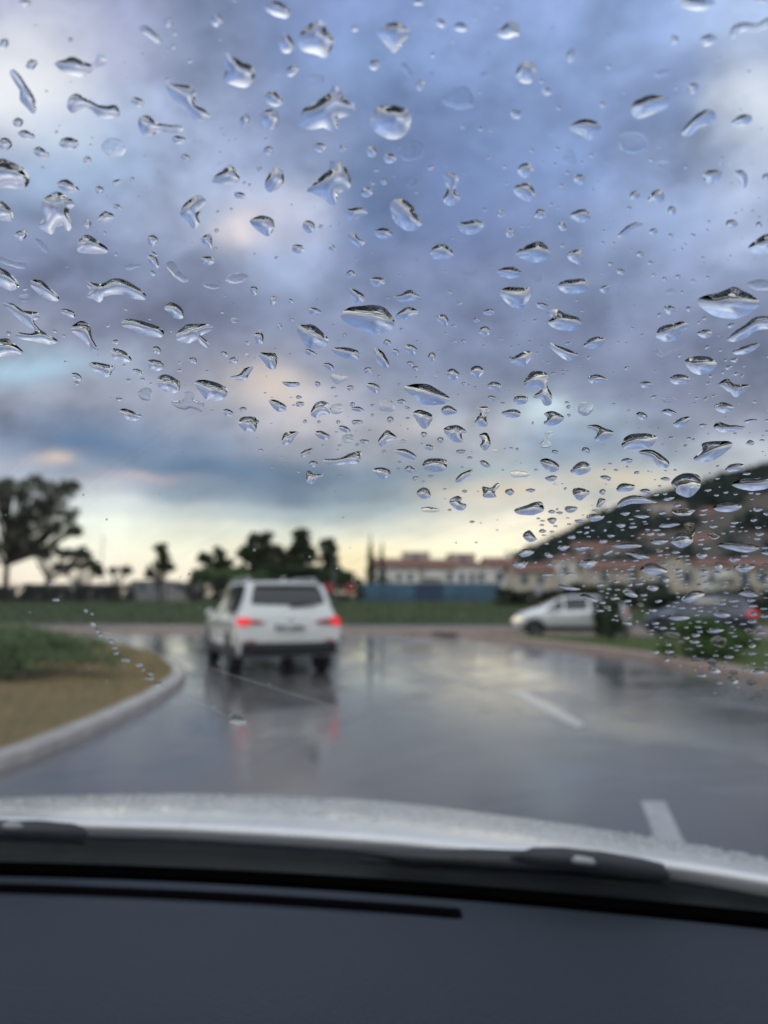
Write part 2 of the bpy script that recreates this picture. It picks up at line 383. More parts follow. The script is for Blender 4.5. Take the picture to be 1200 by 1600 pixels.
# ---- far side: kerb, paving, grass bank
far_line = [(-60, 36), (-40, 34.5), (-16, 32.4), (-5, 31), (2, 30.6), (8, 30.4), (20, 28.6), (45, 25), (70, 20)]
fl = [tuple(p) for p in catmull(far_line, 5)]
tag(strip('far_kerb', fl, 0.25, 0, 0.13, M['kerb_pink']), kind='structure')
pav_v, pav_f = [], []
for i, p in enumerate(fl):
    pav_v += [(p[0], p[1]+0.22, 0.125), (p[0], p[1]+4.2, 0.16)]
    if i: k = 2*i; pav_f.append((k-2, k, k+1, k-1))
tag(obj('far_pavement', pav_v, pav_f, M['paving']), kind='structure')
def bank_z(x, y):
    # low grass bank beyond the far pavement, hill on the right far away
    e = 0.0
    t = (y - 36) / 22.0; t = max(0, min(1, t)); e = 0.10 + 0.95 * t*t*(3-2*t)
    h = 0.0
    if y > 90:
        s = max(0, min(1, (y - 90) / 260.0)); s = s*s*(3-2*s)
        fx = x / max(y, 1)
        rise = np.interp(fx, [0.10, 0.158, 0.21, 0.25, 0.29, 0.333, 0.417, 0.50, 0.65, 0.9, 1.4], [0, 13, 21, 27, 34, 40, 47, 55, 68, 80, 86])
        h = s * float(rise) * 1.0
        h += s * 2.5 * mn.noise(Vector((x*.02, y*.02, 0)))
    return e + h
nx, ny = 130, 70
vs, fs = [], []
for j in range(ny + 1):
    for i in range(nx + 1):
        y = 0; s = j / ny
        fxp = -70 + 140 * i / nx
        y0 = float(np.interp(fxp, [p[0] for p in fl], [p[1] for p in fl])) + 4.0
        y = y0 + (430 - y0) * s ** 1.9
        x = fxp * (1 + (y - y0) / 40.0)
        vs.append((x, y, bank_z(x, y) + (0.03 if s < .01 else 0)))
for j in range(ny):
    for i in range(nx): a = j*(nx+1)+i; fs.append((a, a+1, a+nx+2, a+nx+1))
tag(obj('grass_bank', vs, fs, M['bank']), kind='structure')

# ---- painted lines
def marking(px, m, label, z=0.004):
    P = [gp(*p) for p in px]; c = sum(P, Vector()) / len(P)
    o = obj('lane_marking', [(p.x, p.y, z) for p in P], [tuple(range(len(P)))], m, smooth=False)
    return tag(o, label, 'road marking')
marking([(798,1082),(820,1081),(860,1101),(914,1131),(903,1138),(850,1112)], M['marking'], 'white lane dash on wet asphalt, in the middle of the road ahead')
marking([(1001,1253),(1039,1253),(1056,1290),(1085,1350),(1034,1350),(1016,1290)], M['marking'], 'broad white lane dash just beyond the car bonnet, nearest one at the right')
marking([(640,1042),(652,1041),(700,1056),(762,1073),(752,1077),(700,1061)], M['marking_worn'], 'faint worn lane dash right of the white SUV, farthest of the dashes')

# ---- grass blades on island and verge
def grass_patch(name, n, regions, m, hmin, hmax, label):
    vs, fs = [], []
    for _ in range(n):
        x0, x1, y0, y1, zf, test = random.choice(regions)
        x = random.uniform(x0, x1); y = random.uniform(y0, y1)
        if not test(x, y): continue
        z = zf(x, y); h = random.uniform(hmin, hmax); a = random.uniform(0, 6.28); w = h * 0.10
        lx, ly = random.uniform(-.5, .5)*h, random.uniform(-.5, .5)*h; k = len(vs)
        vs += [(x - w*math.cos(a), y - w*math.sin(a), z - .02), (x + w*math.cos(a), y + w*math.sin(a), z - .02), (x+lx, y+ly, z+h)]
        fs.append((k, k+1, k+2))
    return tag(obj(name, vs, fs, m, smooth=False), label, 'grass', kind='stuff')
def inpoly(poly):
    P = [(p[0], p[1]) for p in poly]
    def t(x, y):
        c = False; j = len(P)-1
        for i in range(len(P)):
            if (P[i][1] > y) != (P[j][1] > y) and x < (P[j][0]-P[i][0])*(y-P[i][1])/(P[j][1]-P[i][1]) + P[i][0]: c = not c
            j = i
        return c
    return t
ti = inpoly(inner); tv = inpoly(off + verge_back)
M['blade_g'] = mat('grass_blade', (0.07, 0.11, 0.025), 0.7, col2=(0.11, 0.13, 0.045), vscale=3)
M['blade_d'] = mat('dry_blade', (0.27, 0.19, 0.09), 0.8, col2=(0.10, 0.13, 0.035), vscale=1.1)
M['blade_b'] = mat('bank_blade', (0.055, 0.082, 0.032), 0.8, col2=(0.085, 0.10, 0.045), vscale=0.5)
grass_patch('dry_grass', 9000, [(-13, -3, 4, 22, lambda x, y: 0.15 + (0.05 if x < -5 else 0), ti)], M['blade_d'], .03, .10, 'dry brownish grass growing over the soil of the round island')
grass_patch('short_grass', 16000, [(1, 16, 9, 27, lambda x, y: 0.13, tv)], M['blade_g'], .04, .12, 'short bright green grass growing on the roadside verge at the right')
grass_patch('tall_grass', 16000, [(-34, 26, 35, 56, bank_z, lambda x, y: True)], M['blade_b'], .12, .35, 'dark green rough grass growing on the bank across the road')

# ================================================================== TREES AND SHRUBS
def leafmat(name, a, b_, rough=0.7):
    m = bpy.data.materials.new(name); m.use_nodes = True; T = NT(m.node_tree); b = T.n['Principled BSDF']
    g = T.new('ShaderNodeNewGeometry')
    k = T.mix(g.outputs['Random Per Island'], (*a, 1), (*b_, 1)); T.l.new(k, b.inputs['Base Color'])
    b.inputs['Roughness'].default_value = rough; b.inputs['Specular IOR Level'].default_value = 0.25
    tr = T.new('ShaderNodeBsdfTranslucent'); T.l.new(k, tr.inputs[0]); ms = T.new('ShaderNodeMixShader'); ms.inputs[0].default_value = .4
    T.l.new(b.outputs[0], ms.inputs[1]); T.l.new(tr.outputs[0], ms.inputs[2]); T.l.new(ms.outputs[0], T.n['Material Output'].inputs[0])
    return m
M['leaf_dark'] = leafmat('leaf_dark', (0.045, 0.07, 0.038), (0.10, 0.135, 0.068))
M['leaf_olive'] = leafmat('leaf_olive', (0.12, 0.14, 0.10), (0.24, 0.26, 0.19))
M['leaf_green'] = leafmat('leaf_green', (0.045, 0.10, 0.02), (0.13, 0.20, 0.05))
M['leaf_bush'] = leafmat('leaf_bush', (0.11, 0.17, 0.075), (0.20, 0.26, 0.12))
M['bark'] = mat('bark', (0.06, 0.045, 0.035), 0.9, var=0.4, vscale=6, bump=0.6, bscale=20)
def leaves(centers, n, size, aspect=1.0, gravity=0.0):
    """centers: (pos, radius(x,y,z)) clumps filled with leaf clusters"""
    vs, fs = [], []
    wts = [c[1][0]*c[1][1]*c[1][2] for c in centers]; tot = sum(wts)
    for (c, r), w in zip(centers, wts):
        for _ in range(max(4, int(n * w / tot))):
            while True:
                q = Vector((random.uniform(-1,1), random.uniform(-1,1), random.uniform(-1,1)))
                if 0.12 < q.length < 1: break
            q = q * (0.55 + 0.45*random.random()) * (1.0 + 0.25*mn.noise(q*2.3 + Vector(c)))
            p = Vector((c[0]+q.x*r[0], c[1]+q.y*r[1], c[2]+q.z*r[2]))
            s = size * random.uniform(0.6, 1.4)
            u = Vector((random.gauss(0,1), random.gauss(0,1), random.gauss(0,.7))).normalized()
            v = u.cross(Vector((random.gauss(0,1), random.gauss(0,1), random.gauss(0,1)))).normalized()
            k = len(vs)
            vs += [p - u*s, p + v*s*.55*aspect, p + u*s, p - v*s*.45*aspect + u*s*.1]
            fs.append((k, k+1, k+2, k+3))
    return vs, fs
def tree(name, label, cat, base, trunk_r, limbs, clumps, leaf, n, size, group=None, fork=0.35, height=None):
    t = tag(empty(name, base), label, cat, group)
    bm = bmesh.new(); H = height
    lean = random.uniform(-.04, .04)
    top = Vector((lean*H, 0, H*0.8))
    tube(bm, [(0,0,-.3), (lean*H*.2, 0, H*.2), (lean*H*.5, .02*H, H*.5), top], [trunk_r*1.2, trunk_r, trunk_r*.6, trunk_r*.15], 8)
    obs = []
    for c, r in clumps:
        c = Vector(c); h0 = max(H*fork*.8, c.z * random.uniform(.35, .6)); h0 = min(h0, H*.7)
        s = Vector((lean*h0, 0, h0))
        m_ = s.lerp(c, .5) + Vector((0, 0, -.06*(c - s).length))
        tube(bm, [s, m_, c], [trunk_r*.4, trunk_r*.25, trunk_r*.08], 5)
        for _ in range(2):
            e = c + Vector((random.uniform(-1,1)*r[0], random.uniform(-1,1)*r[1], random.uniform(.1,1)*r[2]))
            tube(bm, [m_, m_.lerp(e, .6), e], [trunk_r*.14, trunk_r*.09, trunk_r*.03], 4)
    bobj('trunk', bm, M['bark'], t, True)
    v, f = leaves(clumps, n, size)
    obj('crown', v, f, M[leaf], t, smooth=False)
    return t
def clump_cloud(spec, k, rr, flat=0.8):
    """spec: (cx, cz, rx, rz) blobs relative to base -> k random clumps in each"""
    out = []
    for cx_, cz_, rx, rz in spec:
        for _ in range(k):
            a = random.uniform(0, 6.28); q = math.sqrt(random.random())
            out.append(((cx_ + rx*q*math.cos(a), random.uniform(-.5, .5)*rx, cz_ + rz*q*math.sin(a)), (rr*random.uniform(.7,1.3), rr*random.uniform(.7,1.3), rr*flat*random.uniform(.7,1.2))))
    return out
def px_tree(name, label, pxc, pybase, D, blobs, k, rrpx, leaf, n, sizepx, trunk_px=4, group=None, ztop=None, cat='tree'):
    """blobs in photo pixels: (px, py, rx, ry), turned into metres at distance D"""
    s = D / FPX; bx = xat(pxc, D); bz = bank_z(bx, D) if D > 34 else 0.12
    spec = [(xat(b[0], D) - bx, zat(b[1], D) - bz, b[2]*s, b[3]*s) for b in blobs]
    H = max(c[1] + c[3] for c in spec)
    return tree(name, label, cat, (bx, D, bz), trunk_px*s/2, None, clump_cloud(spec, k, rrpx*s), leaf, n, sizepx*s, group, height=H)
# big tree at the far left with gaps between its limbs
px_tree('broadleaf_tree', 'tall spreading tree with see-through crown at the far left edge', 8, 925, 62,
        [(-30,790,38,50),(15,765,26,26),(52,758,20,14),(30,800,7,30),(60,795,10,16),(85,775,20,18),(98,800,14,18),(72,825,14,12),(18,840,14,22),(112,829,8,4),(2,770,20,20),(40,850,18,8),(-10,860,26,16),(100,760,12,8)],
        9, 12, 'leaf_olive', 9500, 2.6, 9)
tree_specs = [
 ('roadside_tree', 'low spreading tree with flat crown just right of the tall left tree', 70, [(62,866,18,9),(95,862,16,7),(125,864,10,6)], 7, 6, 'leaf_olive', 1800, 3.2, 78),
 ('roadside_tree', 'low thin-crowned tree with sparse branches left of the slender pole', 120, [(105,885,22,7),(135,882,20,6),(150,892,12,5)], 5, 5, 'leaf_olive', 900, 3.0, 84),
 ('roadside_tree', 'very low sparse tree right of the slender pole', 178, [(165,890,20,4),(190,892,14,4)], 5, 4, 'leaf_olive', 600, 3.0, 88),
 ('pine_tree', 'slim tree with narrow top standing alone above the pale sheds', 250, [(249,856,8,7),(253,872,7,10),(245,884,14,8),(262,886,8,8),(232,896,10,4)], 6, 4.5, 'leaf_dark', 1300, 2.6, 80),
 ('pine_tree', 'small round-topped tree left of the tall dark evergreens', 336, [(340,862,13,9),(318,874,10,7),(350,876,14,7),(335,888,14,8),(360,890,12,8)], 6, 5, 'leaf_dark', 1700, 2.8, 82),
 ('evergreen_tree', 'broad dark evergreen above the left side of the SUV roof', 402, [(408,850,22,14),(392,868,26,12),(420,870,22,14),(400,892,36,12),(400,906,30,8),(425,896,20,10)], 10, 8, 'leaf_dark', 3800, 3.2, 76),
 ('evergreen_tree', 'tallest dark evergreen behind the middle of the SUV roof', 468, [(470,845,13,16),(470,866,20,14),(462,886,28,14),(480,896,26,10),(465,905,30,8)], 10, 7, 'leaf_dark', 3800, 3.2, 76),
 ('evergreen_tree', 'dark evergreen right of the tallest one, over the SUV right corner', 512, [(513,856,10,12),(512,874,15,12),(516,892,18,12),(516,904,18,8)], 10, 6, 'leaf_dark', 2600, 3.0, 78),
 ('low_tree', 'low dark green tree filling the gap left of the SUV roof', 350, [(345,896,40,8),(380,900,30,8),(320,900,20,8)], 9, 7, 'leaf_bush', 2200, 3.2, 72),
 ('low_tree', 'low dark green tree showing between the evergreens above the SUV roof', 440, [(430,894,30,9),(465,896,30,8),(500,897,24,8),(535,902,18,7)], 9, 7, 'leaf_dark', 3000, 3.2, 74),
]
for nm, lb, c, bl, k, rr, lf, n, sz, D in tree_specs:
    px_tree(nm, lb, c, 925, D, bl, int(k*1.5), rr*1.45, lf, int(n*1.9), sz, 4, 'trees beyond the grass bank')
def cypress(px, ytop, D, wpx, label):
    s = D/FPX; bx = xat(px, D); bz = bank_z(bx, D); H = zat(ytop, D) - bz; cl = []
    for i in range(16):
        t = i/15; w = wpx*s*.5*(0.55 + .5*math.sin(min(1, t*1.9)*1.57)) * (1 - t**2.2) + .06
        cl.append(((random.uniform(-.1,.1), 0, .4 + (H-.5)*t), (w, w, H/16)))
    t = tag(empty('cypress', (bx, D, bz)), label, 'tree', 'cypresses left of the white row')
    bm = bmesh.new(); tube(bm, [(0,0,-.3),(0,0,H*.5),(0,0,H*.95)], [.16,.1,.03], 6); bobj('trunk', bm, M['bark'], t, True)
    v, f = leaves(cl, 1100, 2.4*s); obj('crown', v, f, M['leaf_dark'], t, smooth=False)
cypress(579, 838, 96, 20, 'narrow pointed cypress at the left end of the white houses, taller one')
cypress(597, 848, 99, 12, 'thin cypress spike just right of the taller cypress')

def shrub(name, label, cx_, cy_, cz_, rx, ry, rz, n, size, leaf, group=None, k=22):
    t = tag(empty(name, (cx_, cy_, cz_)), label, 'shrub', group)
    cl = []
    for _ in range(k):
        a = random.uniform(0, 6.28); q = math.sqrt(random.random()); z = random.random()
        sc = math.sqrt(max(0.05, 1 - z*z*.9))
        cl.append(((rx*.75*q*sc*math.cos(a), ry*.75*q*sc*math.sin(a), rz*(.18 + .68*z)), (rx*.28*random.uniform(.7,1.3), ry*.28, rz*.2*random.uniform(.8,1.4))))
    bm = bmesh.new()
    for c, r in cl[:9]: tube(bm, [(c[0]*.1, c[1]*.1, -.05), (c[0]*.5, c[1]*.5, c[2]*.5), c], [.02, .015, .006], 5)
    bobj('stems', bm, M['bark'], t, True)
    v, f = leaves(cl, n, size); obj('foliage', v, f, M[leaf], t, smooth=False)
    return t
p = gp(30, 1092); 
shrub('island_bush', 'large leafy green bush growing on the round island at the left', p.x-.75, 11.8, .14, 2.1, 1.7, .80, 11000, .035, 'leaf_bush', k=40)
shrub('island_bush', 'farther green bush at the left edge, behind the large island bush', -7.6, 14.6, .2, 2.2, 1.4, .62, 5000, .045, 'leaf_bush', k=26)
p = gp(1104, 1038)
shrub('verge_bush', 'rounded bright green bush growing on the right verge', p.x, p.y+.2, .12, 1.28, 1.0, .84, 9000, .04, 'leaf_green', k=34)
p = gp(955, 1006)
shrub('dark_shrub', 'narrow upright dark shrub in front of the silver hatchback', p.x, p.y, .12, .72, .6, 1.66, 4200, .05, 'leaf_dark', k=34)
M['leaf_hedge'] = leafmat('leaf_hedge', (0.03, 0.045, 0.025), (0.07, 0.085, 0.045))
def hedge(px0, px1, ytop, D, label, leaf='leaf_hedge', ybase=945, n=5000):
    x0, x1 = xat(px0, D), xat(px1, D); xm = (x0+x1)/2; bz = bank_z(xm, D); H = zat(ytop, D) - bz
    t = tag(empty('hedge', (xm, D, bz)), label, 'hedge', 'hedges behind the road'); cl = []
    k = int((x1-x0)/ .9) + 2
    for i in range(k):
        for z in (.25, .6, .85):
            cl.append((((i/(k-1)-.5)*(x1-x0) + random.uniform(-.3,.3), random.uniform(-.4,.4), H*z*random.uniform(.85,1.1)), (.75,.6,H*.24)))
    bm = bmesh.new()
    tube(bm, [(-(x1-x0)/2-.05, 0, .02), (0, .02, .03), ((x1-x0)/2+.05, 0, .02)], .05, 5)
    for i in range(k): x = (i/(k-1)-.5)*(x1-x0); tube(bm, [(x,0,-.1),(x+.1,0,H*.4),(x,0,H*.8)], [.05,.04,.015], 5)
    bobj('stems', bm, M['bark'], t, True)
    v, f = leaves(cl, n, 2.6*D/FPX); obj('foliage', v, f, M[leaf], t, smooth=False)
hedge(785, 905, 921, 52, 'dark hedge behind the bonnet of the silver hatchback')
hedge(905, 1035, 912, 50, 'tall dark hedge behind the roof of the silver hatchback')
hedge(1035, 1130, 925, 47, 'dark hedge behind the navy car')
hedge(1130, 1300, 918, 46, 'dark hedge at the right edge behind the navy car')
hedge(300, 560, 905, 66, 'long dark hedge hidden partly by the white SUV', n=6000)
hedge(-60, 200, 915, 66, 'long low dark hedge below the trees at the left', n=6000)

# wooded hillside, houses of the hill listed first so the wood can leave their plots clear
HILL = [('small brownish house on the lower left of the hillside', 905, 965, 846, 858, 190, 'wall_pink', 'side', [(925,866,6,8),(948,866,6,8)]),
('brown house in the hillside centre with red roof', 1000, 1062, 826, 840, 205, 'wall_pink', 'hip', [(1018,850,7,8),(1042,850,7,8)]),
('tall grey-brown block high on the hillside left of the others', 1028, 1078, 776, 786, 235, 'wall_pink', 'flat', [(1040,800,6,8),(1060,800,6,8),(1040,816,6,8),(1060,816,6,8)]),
('grey-pink apartment block on the hillside at the right', 1090, 1160, 790, 804, 225, 'wall_grey', 'hip', [(1105,816,8,8),(1128,816,8,8),(1148,816,8,8)], [(1125,832,40,6)]),
('reddish roofed house on the hillside at the right edge', 1150, 1225, 826, 844, 190, 'wall_pink', 'side', [(1168,854,8,8),(1192,854,8,8)]),
('topmost grey house on the hillside at the right edge', 1165, 1240, 768, 782, 245, 'wall_grey', 'side', [(1182,796,8,8),(1210,796,8,8)]),
('pink-walled house with red roof, upper middle of the hillside', 1082, 1140, 832, 848, 185, 'wall_cream', 'side', [(1096,858,7,8),(1122,858,7,8)]),
('narrow brown house between the tall block and the red roofed hillside house', 1064, 1086, 822, 832, 215, 'wall_grey', 'hip', [(1075,842,6,8)]),
('long low brown house just above the cream house with the wide red roof', 966, 1000, 848, 858, 180, 'wall_grey', 'side', [(982,866,7,7)])]
vs, fs = [], []
for _ in range(15000):
    y = random.uniform(150, 400); fx = random.uniform(.12, .75); x = fx*y
    z = bank_z(x, y)
    if z < 3: continue
    _px, _py = 600 + x/y*FPX, 800 - FPX*math.tan(math.atan((z + 1.5 - EYE.z)/y) - PITCH)
    if any(a-3 < _px < b+3 and yr-4 < _py < ye+24 and D-70 < y < D+12 for _, a, b, yr, ye, D, *_r in HILL): continue
    for _k in range(3):
        p = Vector((x + random.gauss(0,1.6), y + random.gauss(0,1.6), z + random.uniform(-.5,3.2)))
        s = random.uniform(.6, 1.5); u = Vector((random.gauss(0,1), random.gauss(0,1), random.gauss(0,.6))).normalized()
        v = u.cross(Vector((random.gauss(0,1), random.gauss(0,1), random.gauss(0,1)))).normalized(); k = len(vs)
        vs += [p-u*s, p+v*s*.7, p+u*s, p-v*s*.6]; fs.append((k,k+1,k+2,k+3))
M['leaf_hill_haze'] = leafmat('leaf_hill_haze', (0.028, 0.042, 0.038), (0.058, 0.078, 0.064))  # bluish-grey haze mixed into the leaf colour
tag(obj('woodland', vs, fs, M['leaf_hill_haze'], smooth=False), 'dark wooded hillside rising behind the houses at the right', 'woodland', kind='stuff')
# ================================================================== BUILDINGS
M['wall_white'] = mat('render_white', (0.78, 0.75, 0.70), 0.85, var=0.15, vscale=.5)
M['wall_cream'] = mat('render_cream', (0.55, 0.48, 0.40), 0.85, var=0.15, vscale=.5)
M['wall_pink'] = mat('render_pink', (0.50, 0.42, 0.37), 0.85, var=0.2, vscale=.5)
M['wall_grey'] = mat('render_grey', (0.38, 0.35, 0.34), 0.85, var=0.2, vscale=.5)
def tiles():
    m = bpy.data.materials.new('terracotta_tiles'); m.use_nodes = True; T = NT(m.node_tree); b = T.n['Principled BSDF']
    co = T.new('ShaderNodeTexCoord').outputs['Object']
    w = T.new('ShaderNodeTexWave'); w.inputs['Scale'].default_value = 2.2; w.inputs['Distortion'].default_value = .6; T.l.new(co, w.inputs[0])
    k = T.mix(T.rng(T.noise(co, 1.1, 5), .3, .7), (0.30, 0.14, 0.095, 1), (0.22, 0.125, 0.095, 1))
    k = T.mix(T.math('MULTIPLY', w.outputs[1], .35), k, (0.16, 0.06, 0.04, 1)); T.l.new(k, b.inputs['Base Color'])
    b.inputs['Roughness'].default_value = .8
    bn = T.new('ShaderNodeBump'); bn.inputs['Distance'].default_value = .08; T.l.new(w.outputs[1], bn.inputs['Height']); T.l.new(bn.outputs[0], b.inputs['Normal'])
    return m
M['tiles'] = tiles()
M['window'] = mat('window_glass', (0.05, 0.075, 0.10), 0.12, spec=.7, var=.3, vscale=.4)
M['shutter_blue'] = mat('shutter_blue', (0.08, 0.14, 0.24), .6, var=.2)
M['recess_shade'] = mat('recess_shade_dark', (0.07, 0.055, 0.05), .8, var=.3)  # balcony recess is a flat panel with its shade painted in
M['metal_grey'] = mat('metal_grey', (0.12, 0.125, 0.13), .5, metal=.5, var=.2)
M['blue_board'] = mat('blue_sheeting', (0.065, 0.15, 0.23), .6, var=.35, vscale=.6)
M['shed'] = mat('pale_cladding', (0.34, 0.34, 0.35), .7, var=.2, vscale=.6)

def house(name, label, px0, px1, yroof, yeave, D, wallm, depth=9, roof='gable', wins=(), balc=(), group=None, basez=None, chim=False, cat='house', yb=None):
    """px0..px1 wide, eaves at yeave, ridge at yroof (photo rows), standing at distance D"""
    x0, x1 = xat(px0, D), xat(px1, D); xm = (x0+x1)/2; w = (x1-x0)/2
    bz = bank_z(xm, D) - .4 if basez is None else basez
    ze = zat(yeave, D) - bz; zr = zat(yroof, D) - bz
    t = tag(empty(name, (xm, D, bz)), label, cat, group)
    bm = bmesh.new(); box(bm, -w, w, 0, depth, 0, ze)
    if roof == 'side':   # gable ends left and right kept plain; fill triangles
        for x in (-w, w):
            bm.faces.new([bm.verts.new(p) for p in ((x, 0, ze), (x, depth, ze), (x, depth/2, zr - .12))])
    if roof == 'front':
        bm.faces.new([bm.verts.new(p) for p in ((-w, 0, ze), (w, 0, ze), (0, 0, zr - .12))])
    bobj('wall', bm, M[wallm], t)
    o = .35; th = .18; bm = bmesh.new()
    def slabq(q):
        a = [bm.verts.new(p) for p in q]; b = [bm.verts.new((p[0], p[1], p[2]+th)) for p in q]; n = len(q)
        bm.faces.new(a[::-1]); bm.faces.new(b)
        for i in range(n): bm.faces.new((a[i], a[(i+1) % n], b[(i+1) % n], b[i]))
    if roof == 'side':
        slabq([(-w-o, -o, ze-.08), (w+o, -o, ze-.08), (w+o, depth/2, zr), (-w-o, depth/2, zr)])
        slabq([(-w-o, depth/2, zr), (w+o, depth/2, zr), (w+o, depth+o, ze-.08), (-w-o, depth+o, ze-.08)])
    elif roof == 'front':
        slabq([(-w-o, -o, ze-.08), (0, -o, zr), (0, depth+o, zr), (-w-o, depth+o, ze-.08)])
        slabq([(0, -o, zr), (w+o, -o, ze-.08), (w+o, depth+o, ze-.08), (0, depth+o, zr)])
    elif roof == 'hip':
        r = min(w, depth/2)
        A = [(-w-o,-o,ze),(w+o,-o,ze),(w+o,depth+o,ze),(-w-o,depth+o,ze)]
        E, F = (-w+r, depth/2, zr), (w-r, depth/2, zr)
        if w <= depth/2: E, F = (-.1, depth/2, zr), (.1, depth/2, zr)
        vv = [bm.verts.new(p) for p in A + [E, F]]
        for f in ((0,1,5,4),(1,2,5),(2,3,4,5),(3,0,4),(3,2,1,0)): bm.faces.new([vv[i] for i in f])
    else:
        slabq([(-w-o*.4, -o*.4, ze), (w+o*.4, -o*.4, ze), (w+o*.4, depth+o*.4, ze), (-w-o*.4, depth+o*.4, ze)])
    rf = bobj('roof', bm, M['tiles'] if roof != 'flat' else M[wallm], t)
    if chim:
        bm = bmesh.new(); box(bm, w*.4, w*.4+.7, depth*.4, depth*.4+.7, ze, zr + .9); box(bm, w*.4-.08, w*.4+.78, depth*.4-.08, depth*.4+.78, zr+.9, zr+1.05); bobj('chimney', bm, M[wallm], rf)
    for (wx, wy, ww, wh) in wins:
        cx_, cz_ = xat(wx, D) - xm, zat(wy, D) - bz; a, b_ = ww*D/FPX/2, wh*D/FPX/2
        bm = bmesh.new(); box(bm, cx_-a-.09, cx_+a+.09, -.07, -.003, cz_-b_-.09, cz_-b_); box(bm, cx_-a-.09, cx_+a+.09, -.07, -.003, cz_+b_, cz_+b_+.09)
        box(bm, cx_-a-.09, cx_-a, -.07, -.003, cz_-b_, cz_+b_); box(bm, cx_+a, cx_+a+.09, -.07, -.003, cz_-b_, cz_+b_); box(bm, cx_-.04, cx_+.04, -.06, -.003, cz_-b_, cz_+b_)
        fr_ = bobj('window', bm, M['shutter_blue'], t)
        bm = bmesh.new(); box(bm, cx_-a, cx_+a, -.04, -.006, cz_-b_, cz_+b_); bobj('pane', bm, M['window'], fr_)
    for (wx, wy, ww, wh) in balc:
        cx_, cz_ = xat(wx, D) - xm, zat(wy, D) - bz; a, b_ = ww*D/FPX/2, wh*D/FPX/2
        bm = bmesh.new(); box(bm, cx_-a, cx_+a, -.05, -.004, cz_-b_, cz_+b_); bp = bobj('balcony', bm, M['recess_shade'], t)
        bm = bmesh.new(); box(bm, cx_-a-.15, cx_+a+.15, -1.1, -.01, cz_-b_-.16, cz_-b_)
        box(bm, cx_-a-.1, cx_+a+.1, -1.05, -.95, cz_-b_, cz_-b_+.85); bobj('parapet', bm, M[wallm], bp)
    return t
G1 = 'row of white houses with terracotta roofs'
house('white_house', 'white house with two dark balcony recesses, leftmost of the terracotta roofed row', 583, 655, 872, 887, 118, 'wall_white', roof='side',
      wins=[(624,902,5,10),(641,902,6,10)], balc=[(598,897,20,8)], group=G1)
house('white_house', 'white house with a pale raised upper storey, second from left in the row', 656, 712, 873, 888, 120, 'wall_white', roof='side', wins=[(703,902,6,11)], balc=[(675,897,24,9)], group=G1)
house('pale_upper_block', 'pale pinkish upper block rising behind the two left white houses', 630, 672, 861, 864, 128, 'wall_pink', roof='flat', group=G1, wins=[(650,872,8,5)])
house('white_house', 'white house with four narrow windows, third from left in the row', 713, 762, 871, 885, 119, 'wall_white', roof='hip', wins=[(722,902,6,11),(738,902,6,11),(752,902,6,11)], group=G1)
house('pale_upper_block', 'pale pinkish block rising behind the third white house', 704, 744, 862, 866, 129, 'wall_pink', roof='flat', group=G1, wins=[(724,874,8,5)])
house('white_house', 'white house with a single blue window, right end of the row', 763, 812, 870, 885, 116, 'wall_white', roof='side', wins=[(781,901,8,12)], group=G1, chim=True)
G2 = 'cream houses below the hill'
house('cream_house', 'low cream house with red roof behind the silver car bonnet', 806, 868, 880, 893, 104, 'wall_cream', roof='side', wins=[(820,906,8,12),(845,906,8,10)], group=G2)
house('cream_house', 'pale two storey house behind the silver hatchback roof', 866, 928, 862, 876, 106, 'wall_white', roof='hip', wins=[(884,890,8,10),(908,890,8,10),(918,908,9,12)], balc=[(890,911,22,10)], group=G2)
house('cream_house', 'cream house with wide red roof directly above the narrow dark shrub', 926, 1012, 876, 889, 100, 'wall_cream', roof='side', wins=[(945,902,9,12),(994,902,9,12)], balc=[(970,903,20,12)], group=G2)
house('cream_house', 'tall cream house with bluish window left of the red tail lamp', 1012, 1100, 866, 886, 96, 'wall_cream', roof='front', wins=[(1075,902,11,17),(1035,902,9,14)], group=G2)
house('cream_house', 'cream house with dark balcony above the red tail lamp', 1101, 1156, 872, 885, 94, 'wall_white', roof='side', wins=[(1112,905,6,10)], balc=[(1130,896,32,10)], group=G2)
house('cream_house', 'cream house with tall blue window at the right edge below the hill', 1155, 1250, 872, 887, 92, 'wall_cream', roof='side', wins=[(1165,904,10,20),(1192,902,10,14)], group=G2)
G3 = 'houses higher up the hillside'
def hill_house(lb, a, b_, yr, ye, D, wm, rf, w=(), bc=()):
    xm = xat((a+b_)/2, D); house('hillside_house', lb, a, b_, yr, ye, D, wm, roof=rf, wins=w, balc=bc, group=G3, basez=min(bank_z(xm, D), zat(ye, D)-9)-1, depth=10)
for h_ in HILL: hill_house(*h_)

# pale sheds on the left
house('pale_shed', 'low pale shed with flat pitched roof below the lone slim tree', 204, 262, 903, 909, 92, 'shed', roof='flat', wins=[(222,918,8,5),(245,918,8,5)], cat='shed', depth=6)
house('pale_shed', 'low grey shed right of the paler one, left of the white SUV', 262, 302, 906, 912, 90, 'wall_grey', roof='flat', wins=[(280,918,8,5)], cat='shed', depth=6)
house('pale_shed', 'grey low building far left behind the fence', 36, 150, 908, 914, 96, 'wall_grey', roof='flat', wins=[(60,921,8,5),(90,921,8,5),(120,921,8,5)], cat='shed', depth=6)

